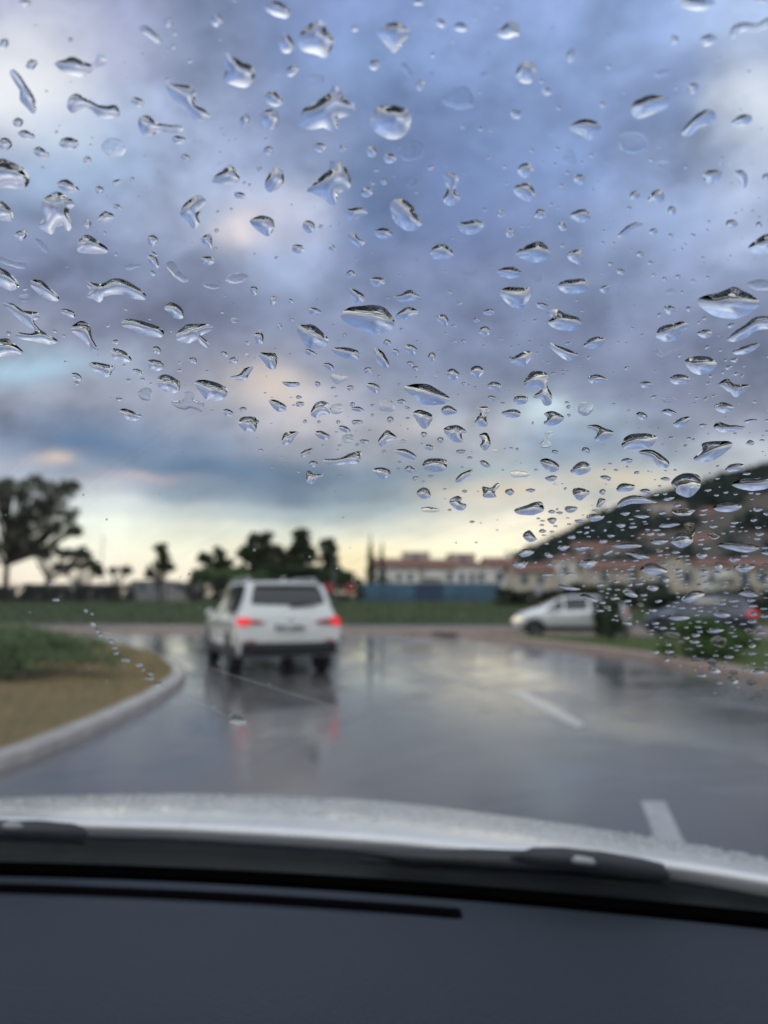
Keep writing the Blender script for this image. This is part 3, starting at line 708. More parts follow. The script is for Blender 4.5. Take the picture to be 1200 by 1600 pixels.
# blue hoarding in front of the white row
def fence(name, label, px0, px1, ytop, ybot, D, panel, post, cat, gap=0, pitch=2.5, bars=False, dark=()):
    x0, x1 = xat(px0, D), xat(px1, D); xm = (x0+x1)/2; z1 = zat(ytop, D); z0 = min(zat(ybot, D), bank_z(xm, D))
    t = tag(empty(name, (xm, D, z0)), label, cat); n = max(1, int((x1-x0)/pitch))
    for i in range(n+1):
        x = x0 - xm + (x1-x0)*i/n
        bm = bmesh.new(); box(bm, x-.04, x+.04, -.04, .04, -.2, z1-z0+.08); bobj('post', bm, post, t)
        if i < n:
            xa, xb = x+.04, x + (x1-x0)/n - .04
            bm = bmesh.new()
            if bars:
                for zz in (.12, (z1-z0)*.5, z1-z0-.06): box(bm, xa, xb, -.012, .012, zz-.015, zz+.015)
                k = int((xb-xa)/.12)
                for q in range(1, k): xx = xa + (xb-xa)*q/k; box(bm, xx-.008, xx+.008, -.025, -.012, .08, z1-z0)
            else: box(bm, xa, xb, -.02, .02, .06, z1-z0)
            bobj('panel', bm, dark[i % len(dark)] if dark else panel, t)
    return t
M['blue_dark'] = mat('blue_sheeting_dark', (0.03, 0.06, 0.13), .6, var=.3, vscale=.6)
fence('hoarding', 'blue sheeted site fence in front of the white houses', 558, 782, 911, 941, 74, M['blue_board'], M['metal_grey'], 'fence', pitch=2.6,
      dark=[M['blue_board'], M['blue_board'], M['blue_dark'], M['blue_board'], M['blue_board']])
M['mesh_green'] = mat('mesh_dark', (0.03, 0.035, 0.035), .6, var=.3)
fence('mesh_fence', 'long dark barred fence at the top of the grass bank on the left', -40, 558, 913, 944, 60, M['mesh_green'], M['mesh_green'], 'fence', pitch=2.8, bars=True)
fence('mesh_fence', 'low dark barred fence behind the grass bank right of the SUV', 558, 800, 930, 944, 62, M['mesh_green'], M['mesh_green'], 'fence', pitch=2.8, bars=True)
# poles
def pole(name, label, px, ytop, D, r, cat, arm=0.0):
    x = xat(px, D); bz = bank_z(x, D); H = zat(ytop, D) - bz
    t = tag(empty(name, (x, D, bz)), label, cat)
    bm = bmesh.new(); tube(bm, [(0,0,-.2),(0,0,.3),(0,0,.32),(0,0,H)], [r*1.6, r*1.5, r, r*.6], 8); bobj('post', bm, M['metal_grey'], t, True)
    if arm:
        bm = bmesh.new(); tube(bm, [(0,0,H-.1),(arm*.5,0,H+.15),(arm,0,H+.2)], [r*.5,r*.45,r*.4], 6); bobj('arm', bm, M['metal_grey'], t, True)
        bm = bmesh.new(); box(bm, arm-.1, arm+.5, -.12, .12, H+.14, H+.26, .03); bobj('lamp_head', bm, M['shed'], t)
    return t
pole('slender_pole', 'slender grey pole standing above the low trees at the left', 157, 836, 85, .07, 'pole')
pole('street_lamp', 'grey street lamp in front of the evergreens above the SUV right corner', 521, 862, 58, .07, 'street lamp', arm=-1.0)
M['red_board'] = mat('red_board', (0.36, 0.045, 0.04), .5, var=.2)
M['pale_board'] = mat('pale_board', (0.42, 0.38, 0.46), .5, var=.2)
def board(px, py, wpx, hpx, D, m, label, name='notice_board'):
    x = xat(px, D); bz = bank_z(x, D); zc = zat(py, D) - bz; a, b_ = wpx*D/FPX/2, hpx*D/FPX/2
    t = tag(empty(name, (x, D, bz)), label, 'sign', 'small signs by the far fence')
    bm = bmesh.new(); box(bm, -.03, .03, 0, .06, -.2, zc+b_); bobj('post', bm, M['metal_grey'], t)
    bm = bmesh.new(); box(bm, -a, a, -.04, -.004, zc-b_, zc+b_, .015); bobj('board', bm, m, t)
board(513, 919, 15, 15, 56, M['red_board'], 'red board beside the right edge of the SUV roof')
board(546, 920, 12, 14, 57, M['red_board'], 'smaller red board left of the blue hoarding')
board(841, 922, 11, 12, 45, M['pale_board'], 'pale lilac board in the hedge above the silver hatchback')

# ================================================================== CARS
def interp_st(st, n):
    A = np.array(st, float); y = A[:, 0]; out = []
    ys = np.concatenate([np.linspace(y[0], y[0] + .35, 14), np.linspace(y[0] + .35, y[-1] - .3, n)[1:], np.linspace(y[-1]-.3, y[-1], 10)[1:]])
    for q in ys:
        i = int(np.clip(np.searchsorted(y, q) - 1, 0, len(y)-2)); t = (q - y[i])/(y[i+1]-y[i])
        p0, p1, p2, p3 = A[max(i-1,0)], A[i], A[i+1], A[min(i+2, len(y)-1)]
        # monotone-ish cubic: finite-difference tangents with limits
        d1 = (p2-p1)/(p2[0]-p1[0]); m1 = .5*(d1 + (p1-p0)/max(p1[0]-p0[0], 1e-6) if i > 0 else 2*d1); m2 = .5*(d1 + (p3-p2)/max(p3[0]-p2[0], 1e-6) if i < len(y)-2 else 2*d1)
        h = p2[0]-p1[0]
        m1 = np.clip(m1, -2.2*np.abs(d1), 2.2*np.abs(d1)); m2 = np.clip(m2, -2.2*np.abs(d1), 2.2*np.abs(d1))
        v = (2*t**3-3*t**2+1)*p1 + (t**3-2*t**2+t)*h*m1 + (-2*t**3+3*t**2)*p2 + (t**3-t**2)*h*m2
        v[0] = q; out.append(v)
    return np.array(out)
def half_ring(s):
    y, zb, zs, zt, wl, ws, wt = s; g = zt - zs
    return [(0, zb), (wl*.8, zb), (wl*.97, zb+.05), (wl, zb+.22*(zs-zb)), (ws*1.005, zb+.6*(zs-zb)), (ws, zs-.1*(zs-zb)), (ws*.96, zs),
            ((ws*.94*.42+wt*.58), zs+g*.5), (wt*1.02, zt-min(.07, g*.35)), (wt*.88, zt-.018), (wt*.5, zt-.004), (0, zt)]
def dense_half(s, m=5):
    P = half_ring(s); return [tuple(q) for q in catmull(P, m)]
def car_body(st, n=44, m=5):
    S = interp_st(st, n); half = [dense_half(s, m) for s in S]; K = len(half[0]); vs, fs = [], []
    for s, h in zip(S, half):
        for x, z in h: vs.append((x, s[0], z))
        for x, z in h[1:-1][::-1]: vs.append((-x, s[0], z))
    L = 2*K - 2
    for i in range(len(S)-1):
        for k in range(L):
            a = i*L + k; b = i*L + (k+1) % L; fs.append((a, b, b+L, a+L))
    fs.append(tuple(range(L))[::-1]); fs.append(tuple(range((len(S)-1)*L, len(S)*L)))
    return S, half, vs, fs
def patch(S, half, y0, y1, r0, r1, off, side):
    """a piece of the body skin between lengths y0..y1 and ring parameters r0..r1, pushed out by off"""
    m = (len(half[0])-1)//11
    vs, fs = [], []; ys = np.linspace(y0 if not callable(y0) else y0(0), y1 if not callable(y1) else y1(0), 14); rs = np.linspace(r0, r1, 8)
    for j, r in enumerate(rs):
        tt = j/(len(rs)-1)
        ya = y0(tt) if callable(y0) else y0; yb = y1(tt) if callable(y1) else y1
        for y in np.linspace(ya, yb, 14):
            i = int(np.clip(np.searchsorted(S[:,0], y)-1, 0, len(S)-2)); t = (y-S[i,0])/(S[i+1,0]-S[i,0])
            q = r*m; k = int(min(q, len(half[0])-2)); u = q-k
            P = lambda a, b: np.array(half[a][b])
            p = (1-t)*((1-u)*P(i,k)+u*P(i,k+1)) + t*((1-u)*P(i+1,k)+u*P(i+1,k+1))
            d = P(i, min(k+1, len(half[0])-1)) - P(i, k); nn = np.array((d[1], -d[0])); nn /= max(1e-6, np.linalg.norm(nn))
            p = p + nn*off
            vs.append((p[0]*side, y, p[1]))
    for j in range(7):
        for i in range(13): a = j*14+i; fs.append((a, a+1, a+15, a+14))
    return vs, fs
def panel(bvh, outline, axis, sgn, off, dens=.05, m=3):
    """2D outline projected on to the body along an axis; returns mesh of a thin proud panel"""
    O = catmull(outline, m, True) if m > 1 else outline
    pts = [Vector((p[0], p[1])) for p in O]; nb = len(pts)
    xs = [p.x for p in pts]; ys = [p.y for p in pts]; x = min(xs)+dens/2
    while x < max(xs):
        y = min(ys)+dens/2
        while y < max(ys): pts.append(Vector((x, y))); y += dens
        x += dens
    r = delaunay_2d_cdt(pts, [], [list(range(nb))], 1, 1e-5); vs = []
    last = None
    for v in r[0]:
        if axis == 'y': o = Vector((v.x, sgn*5, v.y)); d = Vector((0, -sgn, 0))
        else: o = Vector((sgn*5, v.x, v.y)); d = Vector((-sgn, 0, 0))
        h = bvh.ray_cast(o, d); p = h[0] if h[0] is not None else (last if last is not None else o + d*3)
        last = p.copy()
        if axis == 'y': vs.append(Vector((v.x, p.y, v.y)) - d*off)
        else: vs.append(Vector((p.x, v.x, v.y)) - d*off)
    return vs, [tuple(f) for f in r[2]]
def wheel(parent, x, y, r, w):
    s = 1 if x > 0 else -1
    bm = bmesh.new(); n = 32; prof = [(-.5,.80),(-.5,.93),(-.36,1.0),(.36,1.0),(.5,.93),(.5,.72),(.38,.66)]
    rings = []
    for k in range(n):
        a = 2*math.pi*k/n
        rings.append([bm.verts.new((x + s*q[0]*w, y + math.cos(a)*r*q[1], r + math.sin(a)*r*q[1])) for q in prof])
    for k in range(n):
        A, B = rings[k], rings[(k+1) % n]
        for i in range(len(prof)-1): bm.faces.new((A[i], A[i+1], B[i+1], B[i]))
    bm.faces.new([q[0] for q in rings])
    wh = bobj('wheel', bm, M['rubber'], parent, True)
    bm = bmesh.new(); c = bm.verts.new((x+s*w*.44, y, r))
    for k in range(5):
        a = 2*math.pi*k/5
        for da in (-.13, .13):
            pass
        q = [(.12, a-.5), (.68, a-.16), (.68, a+.16), (.12, a+.5)]
        f0 = [bm.verts.new((x+s*w*.43, y+math.cos(t)*r*rr, r+math.sin(t)*r*rr)) for rr, t in q]
        f1 = [bm.verts.new((x+s*w*.36, y+math.cos(t)*r*rr, r+math.sin(t)*r*rr)) for rr, t in q]
        bm.faces.new(f0); bm.faces.new(f1[::-1])
        for i in range(4): bm.faces.new((f0[i], f0[(i+1) % 4], f1[(i+1) % 4], f1[i]))
    A = [bm.verts.new((x+s*w*.40, y+math.cos(2*math.pi*k/n)*r*.72, r+math.sin(2*math.pi*k/n)*r*.72)) for k in range(n)]
    B = [bm.verts.new((x+s*w*.42, y+math.cos(2*math.pi*k/n)*r*.64, r+math.sin(2*math.pi*k/n)*r*.64)) for k in range(n)]
    for k in range(n): bm.faces.new((A[k], A[(k+1) % n], B[(k+1) % n], B[k]))
    bm.verts.remove(c); bobj('rim', bm, M['rim'], wh)
    return wh
def arch(bm, S, half, x_s, y, r, z0):
    pass
def make_car(name, label, loc, rz, st, paint, wy, wr, ww, feats):
    t = tag(empty(name, loc, rz), label, 'car'); S, half, vs, fs = car_body(st)
    bvh = BVHTree.FromPolygons([Vector(v) for v in vs], fs)
    body = obj('body', vs, fs, M[paint], t)
    # wheel openings cut by a cylinder
    bm = bmesh.new(); hw = feats['hw']
    for y in wy:
        for s in (-1, 1):
            n = 28; A, B = [], []
            for k in range(n):
                a = 2*math.pi*k/n; rr = wr*1.2
                A.append(bm.verts.new((s*(hw-.28), y+math.cos(a)*rr, wr+math.sin(a)*rr))); B.append(bm.verts.new((s*(hw+.3), y+math.cos(a)*rr, wr+math.sin(a)*rr)))
            for k in range(n): bm.faces.new((A[k], A[(k+1) % n], B[(k+1) % n], B[k]))
            bm.faces.new(A[::-1]); bm.faces.new(B)
    cut = bobj('cutter', bm, M['black_plastic'])
    cut.parent = t
    body.data.materials.append(M['black_plastic'])
    bpy.context.view_layer.update()
    md = body.modifiers.new('b', 'BOOLEAN'); md.object = cut; md.operation = 'DIFFERENCE'; md.solver = 'EXACT'
    try: md.material_mode = 'TRANSFER'
    except Exception: pass
    dg = bpy.context.evaluated_depsgraph_get()
    me = bpy.data.meshes.new_from_object(body.evaluated_get(dg)); body.modifiers.clear()
    if len(me.polygons) > 100: body.data = me
    bpy.data.objects.remove(cut)
    for y in wy:
        for s in (-1, 1): wheel(t, s*(hw-.13), y, wr, ww)
    # side windows
    for s in (-1, 1):
        for ya, yb in feats['side']: 
            v, f = patch(S, half, ya, yb, 6.22, 7.95, .006, s); obj('window', v, f, M['dark_glass'], t)
        v, f = patch(S, half, *feats['clad_y'], 2.0, 3.25, .012, s); obj('side_skirt', v, f, M['black_plastic'], t)
        my, mz, mx = feats['mirror']
        bm = bmesh.new(); bmesh.ops.create_uvsphere(bm, u_segments=12, v_segments=8, radius=1, matrix=Matrix.Translation((s*(mx+.07), my, mz)) @ Matrix.Diagonal((.085, .06, .07, 1)))
        box(bm, min(s*mx, s*(mx-.12)), max(s*mx, s*(mx-.12))+.0, my-.02, my+.02, mz-.06, mz-.03)
        bobj('door_mirror', bm, M[paint], t, True)
        dz = feats.get('handle_z', .92)
        for hy in feats['handles']:
            h = bvh.ray_cast(Vector((s*5, hy, dz)), Vector((-s, 0, 0)))
            if h[0] is not None:
                bm = bmesh.new(); box(bm, h[0].x-.015, h[0].x+.02 if s>0 else h[0].x+.015, hy-.09, hy+.09, dz-.014, dz+.014, .006)
                if s < 0: bmesh.ops.translate(bm, verts=bm.verts, vec=(-.01,0,0))
                bobj('door_handle', bm, M[paint], t)
    v1, f1 = patch(S, half, *feats['screen'], 8.35, 11.0, .006, 1); v2, f2 = patch(S, half, *feats['screen'], 8.35, 11.0, .006, -1)
    obj('windscreen', v1+v2, f1+[tuple(i+len(v1) for i in f) for f in f2], M['dark_glass'], t)
    def pn(nm, outl, axis, sg, off, m, parent=t, mm=3, dens=.05):
        v, f = panel(bvh, outl, axis, sg, off, dens, mm); o = obj(nm, v, f, M[m], parent)
        md = o.modifiers.new('s', 'SOLIDIFY'); md.thickness = off*1.5; md.offset = 0; return o
    for nm, outl, axis, sg, off, m in feats['panels']: pn(nm, outl, axis, sg, off, m)
    return t, bvh, pn, S, half
def rr(x0, x1, z0, z1, c=.04):
    return [(x0+c,z0),((x0+x1)/2,z0),(x1-c,z0),(x1,z0+c),(x1,z1-c),(x1-c,z1),((x0+x1)/2,z1),(x0+c,z1),(x0,z1-c),(x0,z0+c)]
mir = lambda o: [(-a, b) for a, b in o][::-1]
SUV = [(-2.36,.46,.66,.76,.74,.80,.72),(-2.335,.40,.80,.96,.84,.90,.80),(-2.28,.36,.95,1.10,.90,.935,.80),(-2.18,.33,1.0,1.28,.92,.94,.76),(-2.06,.31,1.02,1.50,.93,.945,.72),(-1.96,.30,1.03,1.62,.93,.945,.70),
       (-1.7,.27,1.03,1.66,.93,.945,.69),(-1.0,.25,1.02,1.685,.93,.945,.69),(0,.25,1.0,1.68,.93,.945,.69),(.45,.25,.99,1.62,.93,.94,.67),(.85,.25,.985,1.40,.93,.94,.68),(1.2,.25,.98,1.13,.93,.94,.72),(1.32,.25,.97,1.06,.93,.94,.76),
       (1.9,.28,.90,.98,.92,.93,.74),(2.25,.32,.76,.84,.88,.89,.70),(2.36,.40,.62,.68,.76,.76,.6)]
tl = [(-.93,.90),(-.90,1.02),(-.80,1.035),(-.62,1.01),(-.46,.955),(-.50,.90),(-.66,.89),(-.80,.86),(-.90,.86)]
tl_in = [(-.66,1.005),(-.46,.955),(-.50,.915),(-.66,.905)]
suv, sbvh, spn, SS, SH = make_car('white_suv', 'white SUV with lit red tail lamps driving ahead on the wet road', (0,0,0), 0, SUV, 'white_paint', (-1.42, 1.37), .355, .24, dict(
    hw=.945, side=[(-1.95,-1.42),(-1.36,-.42),(-.34,lambda t: .98 - .62*t)], clad_y=(-2.25, 2.2), mirror=(.72, 1.06, .93), handles=(-.35, .62), handle_z=.93, screen=(.52, 1.2),
    panels=[('rear_window', [(-.63,1.255),(-.3,1.24),(0,1.235),(.3,1.24),(.63,1.255),(.655,1.30),(.625,1.46),(.58,1.54),(.3,1.56),(0,1.565),(-.3,1.56),(-.58,1.54),(-.625,1.46),(-.655,1.30)], 'y', -1, .010, 'dark_glass'),
            ('tail_lamp', [(-.925,.905),(-.91,.995),(-.86,1.02),(-.78,1.01),(-.70,.995),(-.70,.915),(-.78,.895),(-.90,.885)], 'y', -1, .018, 'tail_lit'),
            ('tail_lamp', mir([(-.925,.90),(-.91,1.0),(-.86,1.035),(-.80,1.03),(-.75,1.015),(-.75,.90),(-.80,.88),(-.90,.87)]), 'y', -1, .018, 'tail_lit'),
            ('inner_lamp', [(-.69,.985),(-.47,.95),(-.50,.92),(-.69,.915)], 'y', -1, .016, 'tail_dim'),
            ('inner_lamp', mir([(-.74,.99),(-.47,.95),(-.50,.91),(-.74,.90)]), 'y', -1, .016, 'tail_dim'),
            ('rear_bumper', rr(-.84,.84,.38,.585,.05), 'y', -1, .020, 'black_plastic'),
            ('number_plate', rr(-.26,.26,.80,.91,.01), 'y', -1, .026, 'plate'),
            ('emblem', rr(-.055,.055,.975,1.06,.03), 'y', -1, .018, 'chrome'),
            ('reflector', rr(-.80,-.62,.60,.63,.008), 'y', -1, .03, 'tail_dim'), ('reflector', rr(.62,.80,.60,.63,.008), 'y', -1, .03, 'tail_dim')]))
pl = spn('plate_band', rr(-.258,-.215,.802,.908,.006), 'y', -1, .032, 'plate_blue')
for i in range(7):
    if i == 2: continue
    x = -.17 + i*.058; spn('plate_character', rr(x, x+.034, .822, .888, .008), 'y', -1, .032, 'ink')
for s in (-1, 1):   # roof rails
    bm = bmesh.new(); tube(bm, [(s*.60,-1.7,1.655),(s*.61,-1.6,1.715),(s*.61,-.2,1.735),(s*.60,.35,1.705),(s*.59,.45,1.65)], .017, 6); bobj('roof_rail', bm, M['chrome'], suv, True)
bm = bmesh.new(); box(bm, -.60, .60, -2.10, -1.86, 1.585, 1.625, .015); bobj('spoiler', bm, M['white_paint'], suv, True)
bm = bmesh.new(); tube(bm, [(0,-2.245,1.2),(.3,-2.25,1.215)], .012, 6); box(bm, .02,.48,-2.26,-2.235,1.215,1.232); bobj('rear_wiper', bm, M['black_plastic'], suv)
bm = bmesh.new(); tube(bm, [(0,-1.7,1.66),(0,-1.78,1.72),(0,-1.86,1.72)], [.04,.025,.008], 6); bobj('antenna', bm, M['white_paint'], suv)
th = R(20)
rl = Vector((-2.52, 13.25, 0)); hd = Vector((-math.sin(th), math.cos(th), 0)); rt_ = Vector((math.cos(th), math.sin(th), 0))
suv.location = rl + rt_*.94 + hd*2.36; suv.rotation_euler = (0, 0, th)

HATCH = [(-1.85,.42,.62,.72,.66,.74,.66),(-1.82,.36,.78,.92,.76,.82,.72),(-1.74,.30,.88,1.06,.82,.85,.68),(-1.55,.27,.92,1.28,.84,.865,.60),(-1.3,.25,.93,1.39,.85,.87,.58),
         (-.6,.23,.92,1.45,.85,.87,.57),(-.1,.23,.90,1.45,.85,.87,.57),(.3,.23,.89,1.39,.85,.87,.57),(.75,.23,.88,1.20,.85,.865,.61),(1.12,.24,.86,1.03,.85,.86,.66),
         (1.5,.26,.78,.90,.82,.83,.64),(1.75,.30,.64,.75,.74,.75,.58),(1.85,.36,.52,.58,.60,.62,.5)]
def hatch(name, label, front, rear, paint, lamps):
    f = Vector((*front, 0)); r = Vector((*rear, 0)); c = (f+r)/2; h = (f-r).normalized(); rz = math.atan2(-h.x, h.y); sc = (f-r).length/3.7
    pan = [('headlamp', [(-.80,.60),(-.74,.70),(-.55,.72),(-.48,.62),(-.6,.56)], 'y', 1, .012, 'head_lit' if lamps else 'dark_glass'),
           ('headlamp', mir([(-.80,.60),(-.74,.70),(-.55,.72),(-.48,.62),(-.6,.56)]), 'y', 1, .012, 'head_lit' if lamps else 'dark_glass'),
           ('side_lamp', [(1.52,.66),(1.6,.72),(1.76,.66),(1.74,.57),(1.6,.58)], 'x', -1, .012, 'head_lit' if lamps else 'dark_glass'),
           ('grille', rr(-.42,.42,.36,.5,.04), 'y', 1, .012, 'black_plastic'),
           ('number_plate', rr(-.26,.26,.52,.62,.01), 'y', 1, .02, 'plate'),
           ('rear_window', [(-.50,1.02),(0,1.0),(.50,1.02),(.46,1.27),(0,1.30),(-.46,1.27)], 'y', -1, .01, 'dark_glass'),
           ('tail_lamp', rr(-.80,-.60,.78,.95,.05), 'y', -1, .014, 'tail_dim' if lamps else 'tail_lit'), ('tail_lamp', rr(.60,.80,.78,.95,.05), 'y', -1, .014, 'tail_dim' if lamps else 'tail_lit'),
           ('tail_lamp_side', rr(-1.76,-1.60,.80,.95,.04), 'x', -1, .02, 'tail_dim' if lamps else 'tail_lit')]
    t, *_ = make_car(name, label, (c.x, c.y, 0), rz, HATCH, paint, (-1.12, 1.14), .30, .20, dict(hw=.87, side=[(-1.42,-.62),(-.54,.18),(.24,lambda t: .86-.5*t)],
        clad_y=(-1.7, 1.6), mirror=(.55,.94,.86), handles=(-.45,.35), handle_z=.80, screen=(.34,1.08), panels=pan))
    t.scale = (1, sc, 1)
    return t
hatch('silver_hatchback', 'silver hatchback with lit headlamp facing left behind the right verge', (4.50, 27.2), (8.35, 26.6), 'silver_paint', True)
hatch('navy_hatchback', 'dark navy car with glowing red tail lamp behind the verge bush', (8.85, 26.2), (11.85, 24.6), 'navy_paint', False)
# ================================================================== THE CAR THE PHOTO IS TAKEN FROM
own = tag(empty('own_car', (0, 0, 0)), 'white car the photo is taken from, its dark dashboard, bonnet and wet windscreen in view', 'car')
Z0 = 1.03
fp = [gp(x, y, Z0) for x, y in [(-100,1345),(0,1346),(300,1350),(600,1374),(900,1398),(1200,1424),(1300,1434)]]
cC, cB, cA = np.polyfit([p.x for p in fp], [p.y for p in fp], 2)
cC = min(cC, -0.02)
TI = math.tan(R(31))
def gbase(x): return cA + cB*x + cC*x*x
def gy(x, z): return gbase(x) - (z - Z0)/TI
def on_glass(px, py, off=0.0):
    d = ray(px, py); lo, hi = 0.02, 2.0
    for _ in range(50):
        t = (lo+hi)/2; p = EYE + d*t
        if p.y - gy(p.x, p.z) - off < 0: lo = t
        else: hi = t
    return EYE + d*lo
def glass_normal(x): 
    n = Vector((-(cB + 2*cC*x), 1.0, 1.0/TI)); return n.normalized()
def glassmat():
    m = bpy.data.materials.new('windscreen_glass'); m.use_nodes = True; T = NT(m.node_tree); T.n.clear()
    o = T.new('ShaderNodeOutputMaterial'); tr = T.new('ShaderNodeBsdfTransparent'); gl = T.new('ShaderNodeBsdfGlossy'); mx = T.new('ShaderNodeMixShader')
    tr.inputs[0].default_value = (0.975, 0.985, 0.98, 1); gl.inputs['Roughness'].default_value = 0.0; gl.inputs[0].default_value = (.9,.92,1,1)
    lw = T.new('ShaderNodeLayerWeight'); lw.inputs[0].default_value = 0.5
    co = T.new('ShaderNodeTexCoord').outputs['Object']
    f = T.math('POWER', lw.outputs['Facing'], 5.0); f = T.math('MULTIPLY_ADD', f, 0.55, 0.022)
    T.l.new(f, mx.inputs[0]); T.l.new(tr.outputs[0], mx.inputs[1]); T.l.new(gl.outputs[0], mx.inputs[2])
    # thin film of dirt and dried water marks
    df = T.new('ShaderNodeBsdfDiffuse'); df.inputs[0].default_value = (.55,.56,.58,1); m2 = T.new('ShaderNodeMixShader')
    sp = T.new('ShaderNodeSeparateXYZ'); T.l.new(co, sp.inputs[0]); dx = T.math('SUBTRACT', sp.outputs[0], .42); dz = T.math('MULTIPLY', T.math('SUBTRACT', sp.outputs[2], 1.02), 1.9)
    rad = T.math('SQRT', T.math('ADD', T.math('MULTIPLY', dx, dx), T.math('MULTIPLY', dz, dz)))
    cv = T.new('ShaderNodeCombineXYZ'); T.l.new(T.math('MULTIPLY', rad, 90), cv.inputs[0]); T.l.new(T.math('ARCTAN2', dz, dx), cv.inputs[1])
    arcs = T.math('MULTIPLY', T.rng(T.noise(cv.outputs[0], 1.0, 3, .6), .52, .70), .034)
    dirt = T.math('ADD', T.math('MULTIPLY', T.rng(T.noise(co, 9, 6, .65), .45, .75), .014), arcs)
    vo = T.new('ShaderNodeTexVoronoi'); vo.inputs['Scale'].default_value = 160; T.l.new(T.vmath('ADD', co, T.vmath('MULTIPLY', T.noise(co, 60, 3, .5, 0, 'Color'), (.01,.01,.01))), vo.inputs['Vector'])
    ring = T.math('MULTIPLY', T.math('LESS_THAN', vo.outputs['Distance'], .07), T.rng(T.noise(co, 25, 2), .52, .6)); 
    T.l.new(T.math('ADD', dirt, T.math('MULTIPLY', ring, .10)), m2.inputs[0])
    T.l.new(mx.outputs[0], m2.inputs[1]); T.l.new(df.outputs[0], m2.inputs[2]); T.l.new(m2.outputs[0], o.inputs[0])
    return m
M['glass'] = glassmat()
# windscreen
nx, nz = 40, 24; vs, fs = [], []
for lay in (0, 1):
    for j in range(nz+1):
        for i in range(nx+1):
            x = -.78 + 1.56*i/nx; z = Z0 - .012 + (.535)*j/nz
            p = Vector((x, gy(x, z), z)) - glass_normal(x)*(.0045*lay); vs.append(p)
N1 = (nx+1)*(nz+1)
for j in range(nz):
    for i in range(nx):
        a = j*(nx+1)+i; fs.append((a, a+1, a+nx+2, a+nx+1)); fs.append((N1+a, N1+a+nx+1, N1+a+nx+2, N1+a+1))
for i in range(nx):
    a = i; fs.append((a, N1+a, N1+a+1, a+1)); a = nz*(nx+1)+i; fs.append((a+1, N1+a+1, N1+a, a))
for j in range(nz):
    a = j*(nx+1); b = (j+1)*(nx+1); fs.append((a, b, N1+b, N1+a)); a += nx; b += nx; fs.append((a, N1+a, N1+b, b))
ws = tag(obj('windscreen', vs, fs, M['glass'], own), 'slanted windscreen speckled with rain, wiped clear at the lower left')
# black border printed on the inside of the glass along its lower edge
M['frit'] = mat('frit_black', (0.004, 0.004, 0.005), .8, var=.1, spec=0.05)
vs, fs = [], []
for i in range(nx+1):
    x = -.78 + 1.56*i/nx; n = glass_normal(x)
    for z in (Z0-.032, Z0+.011): vs.append(Vector((x, gy(x, z), z)) - n*.0052)
for i in range(nx): fs.append((2*i, 2*i+2, 2*i+3, 2*i+1))
obj('black_border', vs, fs, M['frit'], ws)

# bonnet
def itp(x, pts):
    return float(np.interp(x, [p[0] for p in pts], [p[1] for p in pts]))
rear_c = catmull([(-1300,1310),(-500,1284),(-100,1281),(140,1288),(300,1293),(600,1312),(900,1341),(1045,1351),(1200,1375),(1320,1398),(1700,1480)], 8)
crest_c = catmull([(-1300,1300),(-500,1262),(-100,1250),(0,1247),(200,1242),(400,1243),(600,1254),(800,1277),(1000,1305),(1200,1341),(1320,1364),(1700,1445)], 8)
def bonnetmat():
    m = mat('bonnet_paint', (0.86, 0.87, 0.88), 0.3, coat=1.0, var=0.04, vscale=3)
    T = NT(m.node_tree); b = T.n['Principled BSDF']; co = T.new('ShaderNodeTexCoord').outputs['Object']
    bn = T.new('ShaderNodeBump'); bn.inputs['Strength'].default_value = .12; bn.inputs['Distance'].default_value = .002
    vo = T.new('ShaderNodeTexVoronoi'); vo.inputs['Scale'].default_value = 130; T.l.new(co, vo.inputs['Vector'])
    T.l.new(T.rng(vo.outputs['Distance'], 0, .5, 1, 0), bn.inputs['Height']); T.l.new(bn.outputs[0], b.inputs['Coat Normal'])
    return m
M['bonnet'] = bonnetmat()
cols = []
for px in np.linspace(-1250, 1690, 90):
    a = gp(px, itp(px, rear_c), 1.062); b = gp(px, itp(px, crest_c), 1.028)
    col = [a + Vector((0, .020, -.022)), a + Vector((0, .001, -.006)), a]
    for t in np.linspace(.08, 1, 14):
        p = a.lerp(b, t); p.z = a.z + (b.z - a.z)*(t**1.5); col.append(p)
    sl = (b.z - a.z)*1.5/max(.05, (b.y - a.y))
    for t in np.linspace(.04, 1, 16):
        dy = .75*t; col.append(Vector((b.x*(1 + .05*t), b.y + dy, b.z + sl*dy - .62*dy*dy - .15*max(0, t-.8)*4)))
    cols.append(col)
vs = [p for c in cols for p in c]; L = len(cols[0])
fs = [(i*L+k, (i+1)*L+k, (i+1)*L+k+1, i*L+k+1) for i in range(len(cols)-1) for k in range(L-1)]
bonnet = tag(obj('bonnet', vs, fs, M['bonnet'], own), 'white bonnet beaded with rain along its crest')
bbvh = BVHTree.FromPolygons(vs, fs)

# cowl (dark plastic between bonnet and glass)
M['cowl'] = mat('cowl_plastic', (0.022, 0.027, 0.029), .6, spec=.2, bump=.3, bscale=200, var=.25, vscale=30)
vs, fs = [], []; rows = 14
xs_ = np.linspace(-.80, .80, 70)
def bonnet_rear_y(x):
    px = 600 + x*1200/.95
    for _ in range(6):
        p = gp(px, itp(px, rear_c), 1.062); px += (x - p.x)*1200/.95
    return p.y
for x in xs_:
    y0 = gbase(x) + .001; y1 = max(bonnet_rear_y(x) + .03, y0 + .02)
    for j in range(rows):
        t = j/(rows-1); z = Z0 - .006 + .020*t + (.0025 if j in (3,4,8,9) else 0)
        vs.append((x, y0 + (y1-y0)*t, z))
for i in range(len(xs_)-1):
    for j in range(rows-1): a = i*rows+j; fs.append((a, a+rows, a+rows+1, a+1))
obj('cowl', vs, fs, M['cowl'], own, smooth=False)

